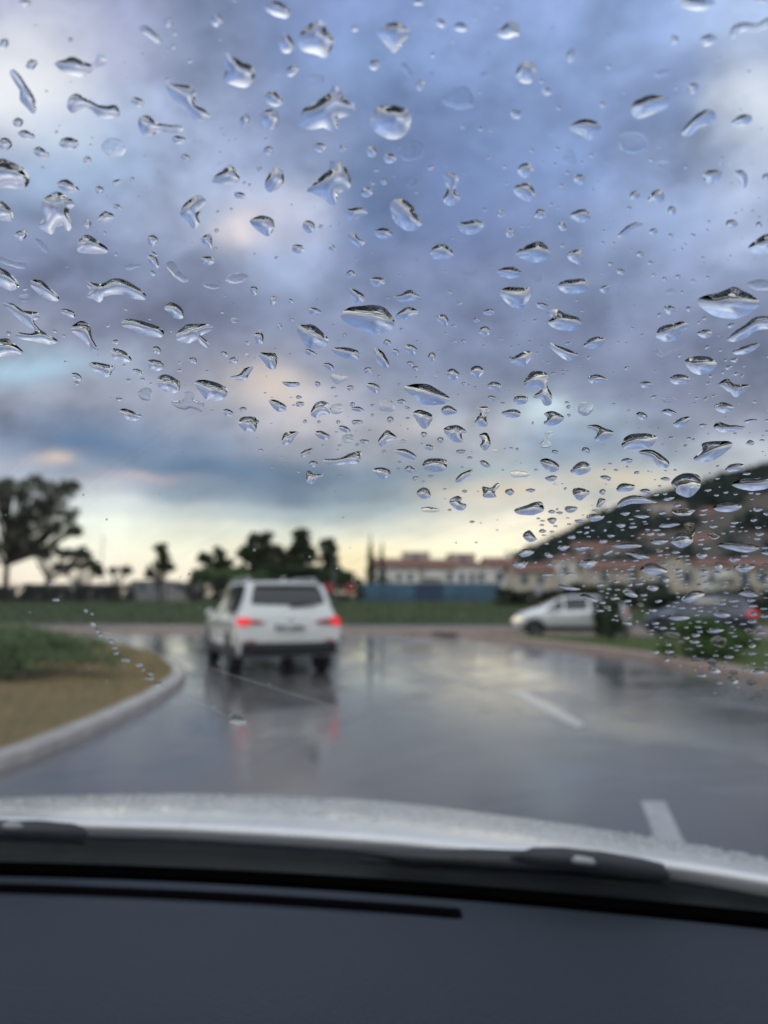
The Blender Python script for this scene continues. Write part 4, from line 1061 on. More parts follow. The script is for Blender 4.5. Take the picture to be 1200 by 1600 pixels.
# wipers lying on the cowl
def wp(px, py, dy=.0):
    D = .9
    for _ in range(12):
        p = at(px, py, D); D = gbase(p.x) - (p.z - Z0)/TI + .035 + dy
    return at(px, py, D)
M['wiper'] = mat('wiper_black', (0.022, 0.025, 0.027), .38, var=.2, vscale=40, bump=.2, bscale=300)
M['painted_glint'] = mat('clip_painted_glint', (.40, .41, .43), .3, coat=.5, var=.1)  # wet gleam painted into the pale colour of the clips
def wiper(label, blade, hump, clip, arm):
    w = tag(obj_wiper(blade), label); return w
def build_wiper(label, blade, hump, clip, arm):
    bm = bmesh.new(); P = [wp(x, y) for x, y, r in blade]; tube(bm, P, [r for _, _, r in blade], 10, squash=(.8, 1))
    w = tag(bobj('wiper', bm, M['wiper'], own, True), label)
    bm = bmesh.new(); P = [wp(x, y, -.006) for x, y, r in hump]; tube(bm, P, [r for _, _, r in hump], 12, squash=(.9, 1)); bobj('connector', bm, M['wiper'], w, True)
    bm = bmesh.new(); P = [wp(x, y, -.020) for x, y, r in clip]; tube(bm, P, [r for _, _, r in clip], 8); bobj('clip', bm, M['painted_glint'], w, True)
    bm = bmesh.new(); P = [wp(x, y, .012) for x, y, r in arm]; tube(bm, P, [r for _, _, r in arm], 8); bobj('wiper_arm', bm, M['wiper'], w, True)
    bm = bmesh.new(); P = [wp(x, y + 12, -.004) for x, y, r in blade]; tube(bm, P, .0028, 6); bobj('rubber_lip', bm, M['rubber'], w, True)
    return w
build_wiper('right wiper with a clip painted pale as a gleam, lying on the cowl', [(560,1331,.003),(640,1340,.008),(760,1345,.009),(900,1354,.010),(1020,1366,.009),(1045,1370,.004)],
            [(800,1340,.003),(835,1338,.009),(880,1342,.0115),(940,1350,.0125),(1000,1359,.0115),(1034,1364,.0095),(1042,1366,.004)],
            [(894,1345,.002),(900,1343,.0042),(926,1347,.0036),(930,1349,.0015)], [(600,1336,.005),(740,1336,.007),(900,1345,.009)])
build_wiper('left wiper ending near the left edge of the cowl', [(-260,1296,.008),(-60,1297,.009),(60,1300,.009),(120,1303,.008),(134,1305,.004)],
            [(-40,1297,.004),(10,1296,.010),(60,1298,.0115),(110,1302,.011),(130,1304,.008),(136,1305,.003)],
            [(4,1290,.002),(12,1290,.004),(28,1291,.004),(36,1292,.002)], [(-300,1290,.006),(-100,1291,.008),(10,1293,.009)])
# washer nozzle
p = wp(634, 1362, -.002); bm = bmesh.new(); tube(bm, [p + Vector((-.03,0,-.006)), p + Vector((-.01,0,.0)), p], [.004,.006,.003], 8)
bobj('washer_nozzle', bm, M['wiper'], own, True)

# dashboard with the defroster slot
def dashmat():
    m = mat('dash_plastic', (0.022, 0.030, 0.044), .5, bump=.5, bscale=420, var=.25, vscale=2.2, spec=.2)
    pb = m.node_tree.nodes['Principled BSDF']; pb.inputs['Sheen Weight'].default_value = .10; pb.inputs['Sheen Roughness'].default_value = .45; pb.inputs['Sheen Tint'].default_value = (.72, .82, 1, 1); return m
M['dash'] = dashmat(); M['slot'] = mat('slot_shade_black', (0.004, 0.004, 0.005), .9, var=.1, spec=0.02)  # slot colour: shade inside the groove and crevice painted as near-black
M['dash_darkener'] = mat('dash_darkener_black', (0.007, 0.008, 0.008), .6, bump=.4, bscale=420, var=.2, spec=.12)  # added near-black zone, mostly out of view, to darken the drop caps
xend = 0.078
ss = list(np.linspace(0, .024, 9)) + list(np.linspace(.026, .072, 24)) + list(np.linspace(.08, .80, 30))
xs_ = sorted(set(np.round(np.concatenate([np.linspace(-.80, .80, 90), np.linspace(xend-.05, xend+.03, 30)]), 4)))
def dash_z(x, s):
    z = Z0 - .004 - .030*max(0, 1 - s/.010)**2 + .012*min(1, s/.3) 
    if s > .42: z -= .35*(s-.42)**1.8
    e = np.clip((xend - x)/.014, 0, 1); e = math.sqrt(max(0, 1-(1-e)**2))
    g = math.exp(-((s-.0480)/.0130)**6)*e
    z -= .022*g
    g2 = math.exp(-((s-.0695)/.0024)**2)*np.clip((xend - .07 - x)/.03, 0, 1); z -= .003*g2
    return z
vs, fs, mi = [], [], []
for x in xs_:
    for s in ss: vs.append((x, gbase(x) - .031 - s, dash_z(x, s)))
L = len(ss)
for i in range(len(xs_)-1):
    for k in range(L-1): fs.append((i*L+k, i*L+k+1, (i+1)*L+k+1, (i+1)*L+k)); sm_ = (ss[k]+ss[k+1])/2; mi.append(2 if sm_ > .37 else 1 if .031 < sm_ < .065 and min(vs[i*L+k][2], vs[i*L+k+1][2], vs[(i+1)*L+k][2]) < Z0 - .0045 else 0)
dash = tag(obj('dashboard', vs, fs, [M['dash'], M['slot'], M['dash_darkener']], own, mi=mi), 'dark slate dashboard top filling the bottom of the photo')
vs, fs = [], []
for x in np.linspace(-.8, xend-.006, 50):
    for s in (.0370, .0590): vs.append((x, gbase(x) - .031 - s, Z0 - .0135))
for i in range(49): fs.append((2*i, 2*i+1, 2*i+3, 2*i+2))
tag(obj('defroster_vent', vs, fs, M['slot'], dash), 'long narrow defroster slot with rounded right end')
vs, fs = [], []   # crevice below the glass, its shade put into the black colour
for x in np.linspace(-.8, .8, 50):
    vs += [(x, gbase(x) - .032, Z0 - .034), (x, gbase(x) - .033, Z0-.055), (x, gbase(x) + .001, Z0 - .03), (x, gbase(x)+.001, Z0-.012)]
for i in range(49):
    for k in ((1, 2), (2, 3)): fs.append((4*i+k[0], 4*i+k[1], 4*i+4+k[1], 4*i+4+k[0]))
    fs.append((4*i, 4*i+1, 4*i+5, 4*i+4))
obj('glass_channel', vs, fs, M['slot'], own, smooth=False)
# cabin shell around the camera
M['liner'] = mat('headliner', (0.16, 0.16, 0.16), .9, var=.1, bump=.2, bscale=300); M['trim'] = mat('door_trim', (0.03, 0.032, 0.035), .7, var=.2, bump=.2, bscale=300)
ytop = gy(0, 1.55)
bm = bmesh.new(); box(bm, -.76, .76, -1.9, ytop - .0, 1.53, 1.56, .01); bobj('headliner', bm, M['liner'], own)
bm = bmesh.new(); box(bm, -.80, .80, -1.95, ytop + .01, 1.563, 1.60, .015); bobj('roof', bm, M['white_paint'], own)
for s in (-1, 1):
    bm = bmesh.new(); box(bm, s*.79-.02, s*.79+.02, -1.9, gbase(s*.78), .30, 1.02, .01); bobj('door', bm, M['trim'], own)
    bm = bmesh.new(); tube(bm, [(s*.79, gbase(s*.78)+.02, 1.0), (s*.79, gy(s*.78, 1.28), 1.28), (s*.79, gy(s*.78, 1.55), 1.55)], .035, 8); bobj('pillar', bm, M['trim'], own, True)
    bm = bmesh.new(); box(bm, s*.78-.03, s*.78+.03, -.75, -.62, 1.0, 1.54); bobj('pillar', bm, M['trim'], own)
    bm = bmesh.new(); box(bm, s*.85-.05, s*.85+.05, -.0, 1.5, .45, .93, .03); bobj('wing', bm, M['white_paint'], own)
bm = bmesh.new(); box(bm, -.78, .78, -1.92, gbase(0)-.1, .26, .30); bobj('floor', bm, M['trim'], own)
bm = bmesh.new(); box(bm, -.78, .78, -1.96, -1.90, .30, 1.53); bobj('rear_panel', bm, M['trim'], own)
bm = bmesh.new(); box(bm, -.78, .78, .02, .05, .30, .98); bobj('dash_front', bm, M['trim'], dash)

# ================================================================== WATER
def watermat():
    m = bpy.data.materials.new('water'); m.use_nodes = True; T = NT(m.node_tree); T.n.clear()
    o = T.new('ShaderNodeOutputMaterial'); g = T.new('ShaderNodeBsdfGlass'); g.inputs['IOR'].default_value = 1.333; g.inputs['Roughness'].default_value = 0.0
    T.l.new(g.outputs[0], o.inputs[0]); return m
M['water'] = watermat()
# beads of rain on the bonnet
vs, fs = [], []; rnd = random.Random(5); cnt = 0
while cnt < 2600:
    px = rnd.uniform(-150, 1350); yc, yr = itp(px, crest_c), itp(px, rear_c)
    t = rnd.random()**1.5; py = yc + .6 + (yr-yc)*t*.55
    d = ray(px, py).normalized(); h = bbvh.ray_cast(EYE, d)
    if h[0] is None: continue
    c, n = h[0], h[1].normalized(); n = n if n.z > 0 else -n
    r = rnd.uniform(.0010, .0036)*(1.15 if rnd.random() < .15 else .8); a = n.orthogonal().normalized(); b = n.cross(a); k0 = len(vs); sg = 7
    for ring, (rr_, hh) in enumerate(((1, -.05), (.8, .42), (.4, .62))):
        for q in range(sg): an = 6.283*q/sg; vs.append(c + (a*math.cos(an) + b*math.sin(an))*r*rr_ + n*r*hh)
    vs.append(c + n*r*.68)
    for ring in (0, 1):
        for q in range(sg): fs.append((k0+ring*sg+q, k0+ring*sg+(q+1) % sg, k0+(ring+1)*sg+(q+1) % sg, k0+(ring+1)*sg+q))
    for q in range(sg): fs.append((k0+2*sg+q, k0+2*sg+(q+1) % sg, k0+3*sg))
    fs.append(tuple(k0+q for q in range(sg))[::-1]); cnt += 1
tag(obj('bonnet_beads', vs, fs, M['water']), 'fine beads of rain water covering the crest of the white bonnet', 'water drops', kind='stuff')
# ---- rain drops on the windscreen, outlines in crop coordinates (three units to a photo pixel); '~' marks thin flat films
CROPS = {}
CROPS['A'] = ((0, 0), """
255 295 300 280 340 265 400 290 440 300 460 250 495 270 500 295 450 320 420 345 370 360 310 345 280 325
45 340 65 325 100 360 130 410 160 450 170 510 155 535 120 500 95 470 90 420 60 375
330 455 370 440 420 470 470 495 530 490 555 500 560 545 500 555 460 545 430 520 390 515 340 530 315 500
655 120 690 125 740 165 755 195 735 200 695 170 660 145
1045 260 1070 250 1130 285 1180 310 1195 350 1180 390 1150 410 1090 400 1045 380 1060 330
780 395 840 395 900 405 920 440 915 490 960 515 985 545 960 570 920 565 880 530 840 490 800 450
650 555 690 540 730 570 780 585 840 585 858 605 840 625 780 625 740 620 700 640 660 620
0 745 50 755 110 790 138 835 125 875 90 888 40 880 -40 875 -70 800
0 940 30 960 60 995 55 1035 20 1035 -30 1020 -30 960
200 940 240 910 270 900 330 930 345 960 320 1000 340 1060 320 1085 290 1060 260 1075 240 1100 210 1085 180 1060 200 1020
375 1120 410 1100 460 1130 500 1160 500 1185 440 1190 380 1185 360 1170
845 1000 880 940 930 912 965 940 950 975 930 1010 935 1050 910 1075 880 1040
990 845 1040 800 1080 770 1120 820 1115 855 1060 865 1010 858
455 1030 490 990 535 1010 525 1035 480 1045
265 860 310 840 360 875 370 900 330 905 290 890
275 670 310 642 360 655 370 680 340 700 300 695
950 1110 985 1095 995 1130 990 1165 965 1155 945 1130""",
"20 200 45 45 30,150 300 45 50 40,645 475 60 40 20,85 572 45 40 20,125 632 75 40 20,25 675 60 50 40,195 715 75 40 30,410 748 40 30 0,545 855 50 25 -20,465 888 40 35 10,840 655 65 35 5,870 738 40 30 30,1150 560 45 60 20,1015 95 50 50 -30,790 100 40 40 0,815 215 25 25 0,1170 865 15 15 0,1125 915 55 30 15,550 970 50 20 20,410 1048 35 40 20,100 1100 50 50 30,715 1125 45 45 0,1015 1080 22 20 0,490 1090 15 15 0,1020 992 15 12 0,120 10 60 30 20,~200 1150 90 25 50,720 1190 40 20 30,330 185 24 22 0,~530 690 120 80 10")
CROPS['B'] = ((400, 0), """
35 25 80 5 130 20 160 60 140 85 90 75 50 50
195 190 230 130 290 90 320 100 330 140 365 185 350 240 320 272 260 250 210 235
105 200 130 155 165 180 178 215 160 245 125 245
570 155 620 110 680 110 725 155 690 200 645 250 610 210
535 590 550 530 580 498 640 490 700 510 728 545 720 600 690 640 640 655 590 640
205 590 215 520 260 490 300 460 340 430 365 400 400 430 420 465 455 480 462 520 430 545 385 560 385 610 360 620 310 600 250 610
240 895 290 840 340 800 350 755 390 760 430 800 445 850 430 890 385 910 375 950 355 960 310 930 270 905
628 960 650 935 690 935 740 970 750 1000 778 1050 740 1080 700 1080 650 1040
40 450 80 425 115 460 125 485 90 500 50 480
20 540 50 515 100 520 105 575 65 612 35 585
40 870 60 820 90 785 125 800 130 850 100 890 60 900
-30 1040 0 1015 40 1010 80 1030 85 1070 60 1108 20 1090
415 990 460 975 500 975 522 1000 480 1020 440 1035
550 1090 590 1068 630 1080 635 1110 590 1120
435 1095 460 1090 480 1115 512 1130 485 1160 455 1140 435 1125
880 820 910 810 950 830 940 870 935 900 960 920 930 960 890 960 880 930 895 880
945 1050 1000 1035 1030 1028 1068 1050 1050 1085 1000 1100 960 1085
820 1170 870 1140 910 1165 925 1200 880 1215 830 1210
1115 150 1150 130 1190 100 1230 120 1230 160 1170 180
~870 460 920 420 980 400 1010 440 1020 500 950 515 890 490
~660 710 700 665 760 660 790 690 770 740 720 755 680 740""",
"170 330 70 40 -30,~280 365 90 40 10,465 130 35 30 0,555 303 55 40 5,300 690 60 45 20,60 705 50 35 -10,408 692 30 35 30,540 710 50 45 0,628 742 62 42 0,15 790 22 25 0,600 850 30 28 0,520 900 50 45 0,820 785 30 25 -20,~735 860 60 30 -40,250 1060 55 55 20,195 1163 60 38 5,357 1160 32 28 20,960 125 70 40 15,865 105 60 30 35,760 10 50 25 0,1150 1000 30 35 0,1190 1090 40 40 0,970 595 20 20 0,~1070 350 50 25 -20,~1045 15 60 30 0,~710 330 90 30 55,770 395 40 50 10")
CROPS['C'] = ((800, 0), """
770 10 850 -10 950 0 930 30 870 50 800 35
1020 170 1040 120 1090 105 1150 110 1200 80 1230 90 1220 120 1150 145 1080 145 1050 175
880 185 930 160 960 180 940 205 900 215
20 360 40 300 90 290 115 330 95 385 55 390
560 500 590 465 660 445 740 460 730 500 670 530 600 555 565 540
795 625 830 570 870 535 920 510 955 535 940 575 880 600 830 640
1025 580 1060 545 1110 535 1125 560 1100 585 1050 592
265 610 300 570 350 558 410 580 412 615 360 660 320 630
~500 640 560 615 630 640 640 690 580 720 520 710
~235 740 265 700 290 720 300 770 270 765
25 800 45 770 85 765 100 795 85 825 50 835
5 890 45 860 85 865 110 910 85 945 40 930
105 1010 125 980 155 990 155 1020 120 1025
265 1010 310 985 350 985 368 1020 330 1045 290 1030
635 940 665 895 700 892 715 920 700 950 660 950
495 1105 540 1060 590 1040 615 1055 570 1075 520 1115
895 810 940 795 985 805 970 840 930 865 905 850
1040 805 1090 800 1105 840 1090 885 1065 855
1105 1165 1150 1120 1200 1095 1250 1120 1240 1180 1150 1190
35 1170 80 1145 130 1130 160 1150 180 1195 120 1230 50 1215 20 1195
258 1195 290 1172 325 1175 330 1210 325 1245 300 1235 270 1220""",
"10 150 50 35 20,280 255 40 60 10,165 425 45 35 0,760 183 40 38 0,~705 340 80 30 -15,850 410 50 50 0,20 535 50 35 0,425 490 30 30 0,318 838 55 45 0,575 915 45 45 0,750 985 42 45 0,375 728 25 25 0,~705 770 70 35 -10,817 783 18 18 0,550 975 22 18 0,662 1085 40 30 0,235 1058 30 45 -30,1028 1048 55 38 10,1160 1052 30 28 0,240 1152 25 18 0,1195 830 40 40 0,600 1190 30 25 0,205 770 18 18 0,50 1060 14 12 0,1170 0 60 20 0")
CROPS['D'] = ((0, 400), """
-40 40 0 55 40 75 88 130 75 155 45 162 0 140 -40 110
140 120 185 110 230 145 272 185 268 212 215 200 160 160
400 120 470 130 540 105 600 120 675 170 678 205 620 200 560 180 500 190 465 218 430 200 400 190 420 160
10 220 60 225 110 255 175 265 185 290 160 310 190 345 240 375 270 402 230 415 150 400 75 380 85 358 140 365 160 350 130 330 80 290 40 250
-40 395 0 388 40 390 75 415 108 452 60 468 -30 465
330 345 355 315 390 305 420 330 430 375 445 410 460 440 430 445 400 405 360 375
570 305 620 295 700 315 750 335 768 355 755 380 680 375 620 345 575 330
770 245 800 218 840 235 862 265 855 292 820 292 795 265
825 375 865 325 920 318 985 322 998 345 945 370 950 380 982 410 970 432 920 400 880 410 840 400
520 445 540 433 590 450 618 490 580 498 535 485
418 505 450 498 520 512 538 525 515 560 490 568 440 540
735 580 760 557 800 560 840 590 842 625 820 642 780 640 740 610
910 593 960 580 1030 600 1068 625 1050 668 1010 680 970 675 940 640
~800 685 850 675 865 640 905 640 915 675 955 690 950 730 900 715 860 720 820 705
560 722 590 715 640 735 664 750 640 772 600 768 570 742
690 495 720 485 765 500 755 535 715 535
1072 568 1120 555 1150 525 1190 520 1170 550 1150 580 1100 580
1115 780 1140 755 1200 760 1200 820 1160 825 1130 805
~778 35 810 25 840 60 890 110 860 125 820 100 790 65
690 0 730 0 745 50 725 55 700 25
945 5 1000 5 1005 30 975 45 945 30
~585 50 620 35 665 45 640 55 600 65
~950 130 990 125 1035 140 1010 155 970 148
~1055 110 1100 80 1160 90 1140 120 1090 130
280 255 310 248 350 265 345 290 300 275
~0 0 60 15 120 30 115 60 60 50 0 25
~645 640 680 615 710 630 705 670 675 678 650 660
335 550 365 550 383 570 370 585 340 570
715 430 735 422 755 440 745 460 722 455""",
"1190 160 40 40 0,715 82 30 22 30,118 155 25 12 0,~115 195 55 35 0,40 362 28 18 10,255 352 22 12 20,542 402 28 20 0,590 250 16 12 0,703 296 14 10 0,645 543 48 22 20,603 583 28 16 0,668 577 22 14 10,557 672 34 14 0,842 536 28 14 5,903 490 42 28 5,1052 460 36 24 20,1097 488 44 26 0,1070 735 52 30 15,1140 717 36 20 5,~1100 300 40 20 0,970 540 16 10 0,803 352 10 12 0")
CROPS['E'] = ((400, 400), """
400 285 440 240 500 232 590 235 630 270 652 310 640 345 580 368 520 358 450 330
190 330 230 322 270 322 310 355 342 395 320 425 260 435 215 400
350 435 420 428 480 445 485 468 465 488 400 475
10 460 50 452 98 462 92 525 65 530 35 495
645 190 680 180 720 157 755 180 778 200 740 208 690 215 650 205
652 285 680 255 720 238 762 262 730 290 690 302
435 150 470 160 508 185 500 215 470 222 445 190
532 115 560 98 605 110 600 135 560 145
420 85 445 65 467 85 455 100 430 98
845 290 880 272 905 305 895 328 870 325
555 430 590 445 612 475 625 515 600 522 570 500 555 465
700 420 725 415 755 435 740 465 705 450
693 622 740 598 800 600 850 625 905 660 900 685 840 700 780 695 740 660
735 735 770 720 828 745 820 780 795 812 765 790 745 760
255 740 275 695 310 680 348 700 345 740 310 745 285 760
60 680 95 675 145 705 135 728 95 725
~345 560 390 553 430 568 410 590 375 600
518 600 550 595 580 615 565 642 535 630
120 590 160 590 200 592 200 610 150 612
~578 720 580 680 610 668 645 690 645 725 610 730
~355 700 400 695 412 720 385 742 355 735
870 715 905 700 945 730 925 740 880 745
880 810 940 792 990 825 965 835 968 870 930 872 900 850
1022 775 1050 740 1040 710 1080 705 1095 720 1080 760 1085 795 1045 798
1045 840 1080 828 1100 870 1090 900 1070 912 1050 890 1060 865
1000 540 1035 512 1070 535 1055 560 1035 572
895 540 925 528 955 555 935 580 905 575
1085 605 1115 588 1150 605 1140 632 1100 628
575 860 610 818 640 830 660 855 620 870 595 892 575 885
385 800 410 795 442 812 435 828 400 820
277 825 310 820 348 845 330 862 290 850
120 860 140 825 200 825 180 850 160 880 130 885
205 930 230 910 268 900 260 920 225 942
320 955 400 945 440 925 490 915 495 940 480 970 420 978 340 978
238 1005 280 1022 320 1022 290 1045 270 1065 240 1060
548 1000 590 990 628 1005 625 1035 590 1042 565 1025
650 912 700 905 750 935 740 955 690 940
782 975 810 950 885 952 895 980 885 1005 830 1012 790 1000
935 1050 960 1020 1015 1000 1015 1018 975 1050 940 1062
1048 965 1070 958 1100 985 1070 990
1061 1080 1100 1085 1130 1065 1145 1075 1120 1110 1125 1130 1070 1132 1065 1110
905 1150 940 1125 965 1135 960 1155 985 1165 975 1190 940 1188
750 1110 780 1085 810 1095 818 1130 780 1138
695 1000 715 982 745 1000 735 1018 705 1012
1150 735 1200 718 1240 730 1230 755 1180 755
228 442 250 436 288 460 270 468 240 462
312 508 345 502 367 525 350 537
1128 70 1170 52 1215 55 1250 85 1200 105 1150 95
1142 170 1180 145 1250 148 1295 155 1260 235 1215 245 1165 210
~965 60 990 75 1040 70 1010 90 975 85
~770 1185 810 1175 860 1190 850 1200 790 1200""",
"82 205 30 40 20,162 212 22 20 0,275 258 60 32 15,110 328 24 24 0,362 326 14 12 0,415 372 20 20 0,683 343 22 14 0,908 170 20 18 0,955 222 22 16 0,1092 262 50 28 0,1036 300 30 24 0,1070 350 50 44 0,1150 390 20 12 0,615 405 36 28 0,655 450 32 28 20,822 470 34 38 0,525 535 44 26 0,722 505 30 24 15,747 527 32 24 0,290 600 30 20 30,442 618 32 26 0,672 603 16 12 0,752 570 14 10 0,1105 665 38 24 -10,1030 615 18 10 0,200 662 28 16 10,208 694 44 22 0,452 695 28 18 0,475 717 60 22 8,473 777 52 22 0,628 765 32 28 -30,682 682 40 22 0,710 712 26 12 20,545 745 16 12 0,230 775 18 16 0,295 777 18 14 0,385 777 18 16 0,375 657 14 8 0,378 825 16 8 0,393 888 24 8 0,315 888 18 10 0,382 909 14 8 0,510 868 46 18 5,475 884 18 12 0,600 918 22 14 0,787 836 28 24 0,865 862 30 24 0,810 895 42 26 15,962 915 44 18 0,1003 945 24 12 0,673 967 22 10 0,668 998 20 10 0,748 1042 32 20 0,820 1032 28 10 0,885 1092 18 8 0,977 1103 28 14 0,268 972 38 28 0,1190 1105 45 28 10,908 1190 20 10 0,0 778 30 22 0,15 380 45 60 0,1195 480 20 16 0,712 810 10 8 0,~685 865 50 20 0,~430 855 60 40 0")
CROPS['F'] = ((800, 400), """
870 205 930 180 1000 160 1048 145 1100 170 1160 212 1140 250 1080 285 1020 295 950 280 890 245
215 140 245 115 300 108 345 112 362 145 330 170 270 178 235 165
160 265 200 250 250 270 310 290 326 320 300 345 250 350 200 340 165 310 190 290
165 395 200 415 260 435 312 462 290 485 260 492 220 465 180 430
340 410 380 382 415 380 440 395 400 430 345 432
410 150 440 137 460 145 440 172 420 168
~95 90 120 82 140 95 130 120 100 125
675 365 700 330 760 315 800 305 830 330 790 360 770 395 720 402 680 385
868 365 890 347 930 347 935 375 900 385
1008 390 1050 350 1100 315 1145 285 1210 285 1250 300 1230 335 1150 350 1100 380 1040 402
1035 445 1080 425 1150 408 1160 420 1110 455 1050 462
812 490 850 472 920 472 958 500 950 530 890 555 845 545 820 520
740 570 780 553 828 568 825 595 780 603 750 595
600 595 630 587 658 600 640 618 610 615
-10 490 30 460 70 445 97 460 75 500 60 515 20 510
355 570 400 555 450 580 430 590 380 600
55 590 90 545 140 540 170 560 165 600 188 660 180 695 150 700 135 670 100 660 130 625 70 620
5 670 30 655 75 662 65 690 20 695
148 740 185 725 215 735 245 760 210 790 165 795 148 780 165 760
~308 710 330 685 380 690 375 730 345 750 315 740
345 800 390 790 430 805 475 825 460 850 410 870 385 855 400 830
~130 890 155 850 155 825 200 825 175 860 185 890 150 902
~-15 740 15 722 25 745 5 760
516 885 530 850 570 833 640 833 682 850 650 895 590 903 530 903
592 920 640 907 690 925 735 965 732 990 690 990 650 950
850 950 890 910 890 880 940 868 1010 868 1035 885 1000 920 940 960 870 962
700 730 735 715 775 740 750 750
752 785 800 757 838 755 820 785 780 805
948 705 985 684 1040 708 1010 735 970 730
965 600 1010 575 1040 600 1118 605 1090 635 1050 662 1020 640 985 615
945 800 970 778 1010 790 1060 795 1098 800 1050 820 980 825
582 740 605 730 630 745 632 770 600 765
998 1000 1030 975 1085 975 1075 1000 1040 1012 1010 1010
1030 1070 1080 1045 1150 1040 1210 1035 1250 1045 1230 1075 1150 1100 1080 1095
745 1060 800 1020 870 1025 885 1060 875 1095 830 1130 780 1115 760 1090
490 1165 530 1130 590 1122 650 1140 680 1155 620 1160 560 1162 500 1178
490 1085 520 1065 577 1075 560 1100 500 1105
130 960 165 948 215 975 220 1000 185 1015 150 990
272 1010 310 970 350 965 370 1000 320 1028
155 1040 190 1028 212 1038 195 1055 170 1055
285 1095 320 1087 365 1105 350 1125 320 1147 290 1125
10 1190 60 1170 130 1150 150 1190 100 1215 30 1210
395 1170 410 1135 440 1145 420 1170 400 1180
245 1180 270 1172 308 1180 290 1200 260 1203
412 1035 440 1028 465 1042 450 1055
598 1100 630 1090 652 1105 630 1117
1095 880 1115 862 1138 875 1120 890
~1100 130 1150 110 1200 115 1250 140 1200 160 1130 155
~720 170 750 150 768 170 740 180
~658 445 690 432 710 455 760 435 820 405 810 420 750 455 700 472
~705 670 740 662 778 675 750 690 720 688
110 225 145 220 175 240 140 250
945 1175 1000 1155 1075 1165 1060 1190 1010 1200 960 1195
712 240 740 232 768 250 750 275 725 268
~0 1010 50 1010 90 1020 60 1035 0 1035
510 960 540 947 568 958 545 972
695 1045 720 1035 742 1048 715 1055
705 1140 740 1128 762 1132 735 1147""",
"830 248 28 24 0,905 292 22 16 0,510 72 40 24 20,1028 325 38 20 -10,1015 522 34 16 -10,1043 488 34 18 -5,915 427 24 16 0,787 467 20 14 0,920 597 24 14 0,933 563 20 12 0,193 552 24 14 0,305 207 12 14 0,330 257 16 10 0,110 302 22 14 0,83 402 18 12 0,265 410 30 14 -10,170 500 20 10 0,265 707 24 16 -30,267 746 18 14 0,668 660 32 14 0,947 655 24 10 -10,910 668 26 14 -20,835 642 14 8 0,748 852 28 12 0,832 855 24 12 0,852 860 14 12 0,813 890 18 14 0,895 793 40 14 0,1118 772 60 16 -8,1003 757 14 8 0,200 918 34 20 0,347 910 42 26 5,459 973 20 8 0,487 1003 22 10 0,540 988 14 10 0,585 1015 28 14 -15,765 1003 18 8 0,965 985 16 10 0,1100 1020 40 12 0,85 1098 44 16 0,112 1002 18 8 0,250 1090 14 12 0,425 1105 28 24 0,455 1188 24 10 0,692 1078 18 8 0,676 1118 28 12 0,1003 1107 24 10 0,1048 1116 20 8 0,1152 1113 24 10 0,775 1168 32 14 0,840 1192 40 14 0,900 1190 34 12 0,918 1097 34 12 0,1125 1140 18 6 0,1045 832 20 10 0,1080 562 14 16 0,97 782 10 14 0,212 1187 14 10 0,640 1188 20 8 0,~850 115 30 16 0,10 70 24 16 0,676 540 14 10 0,687 808 8 8 0,25 905 14 12 0")
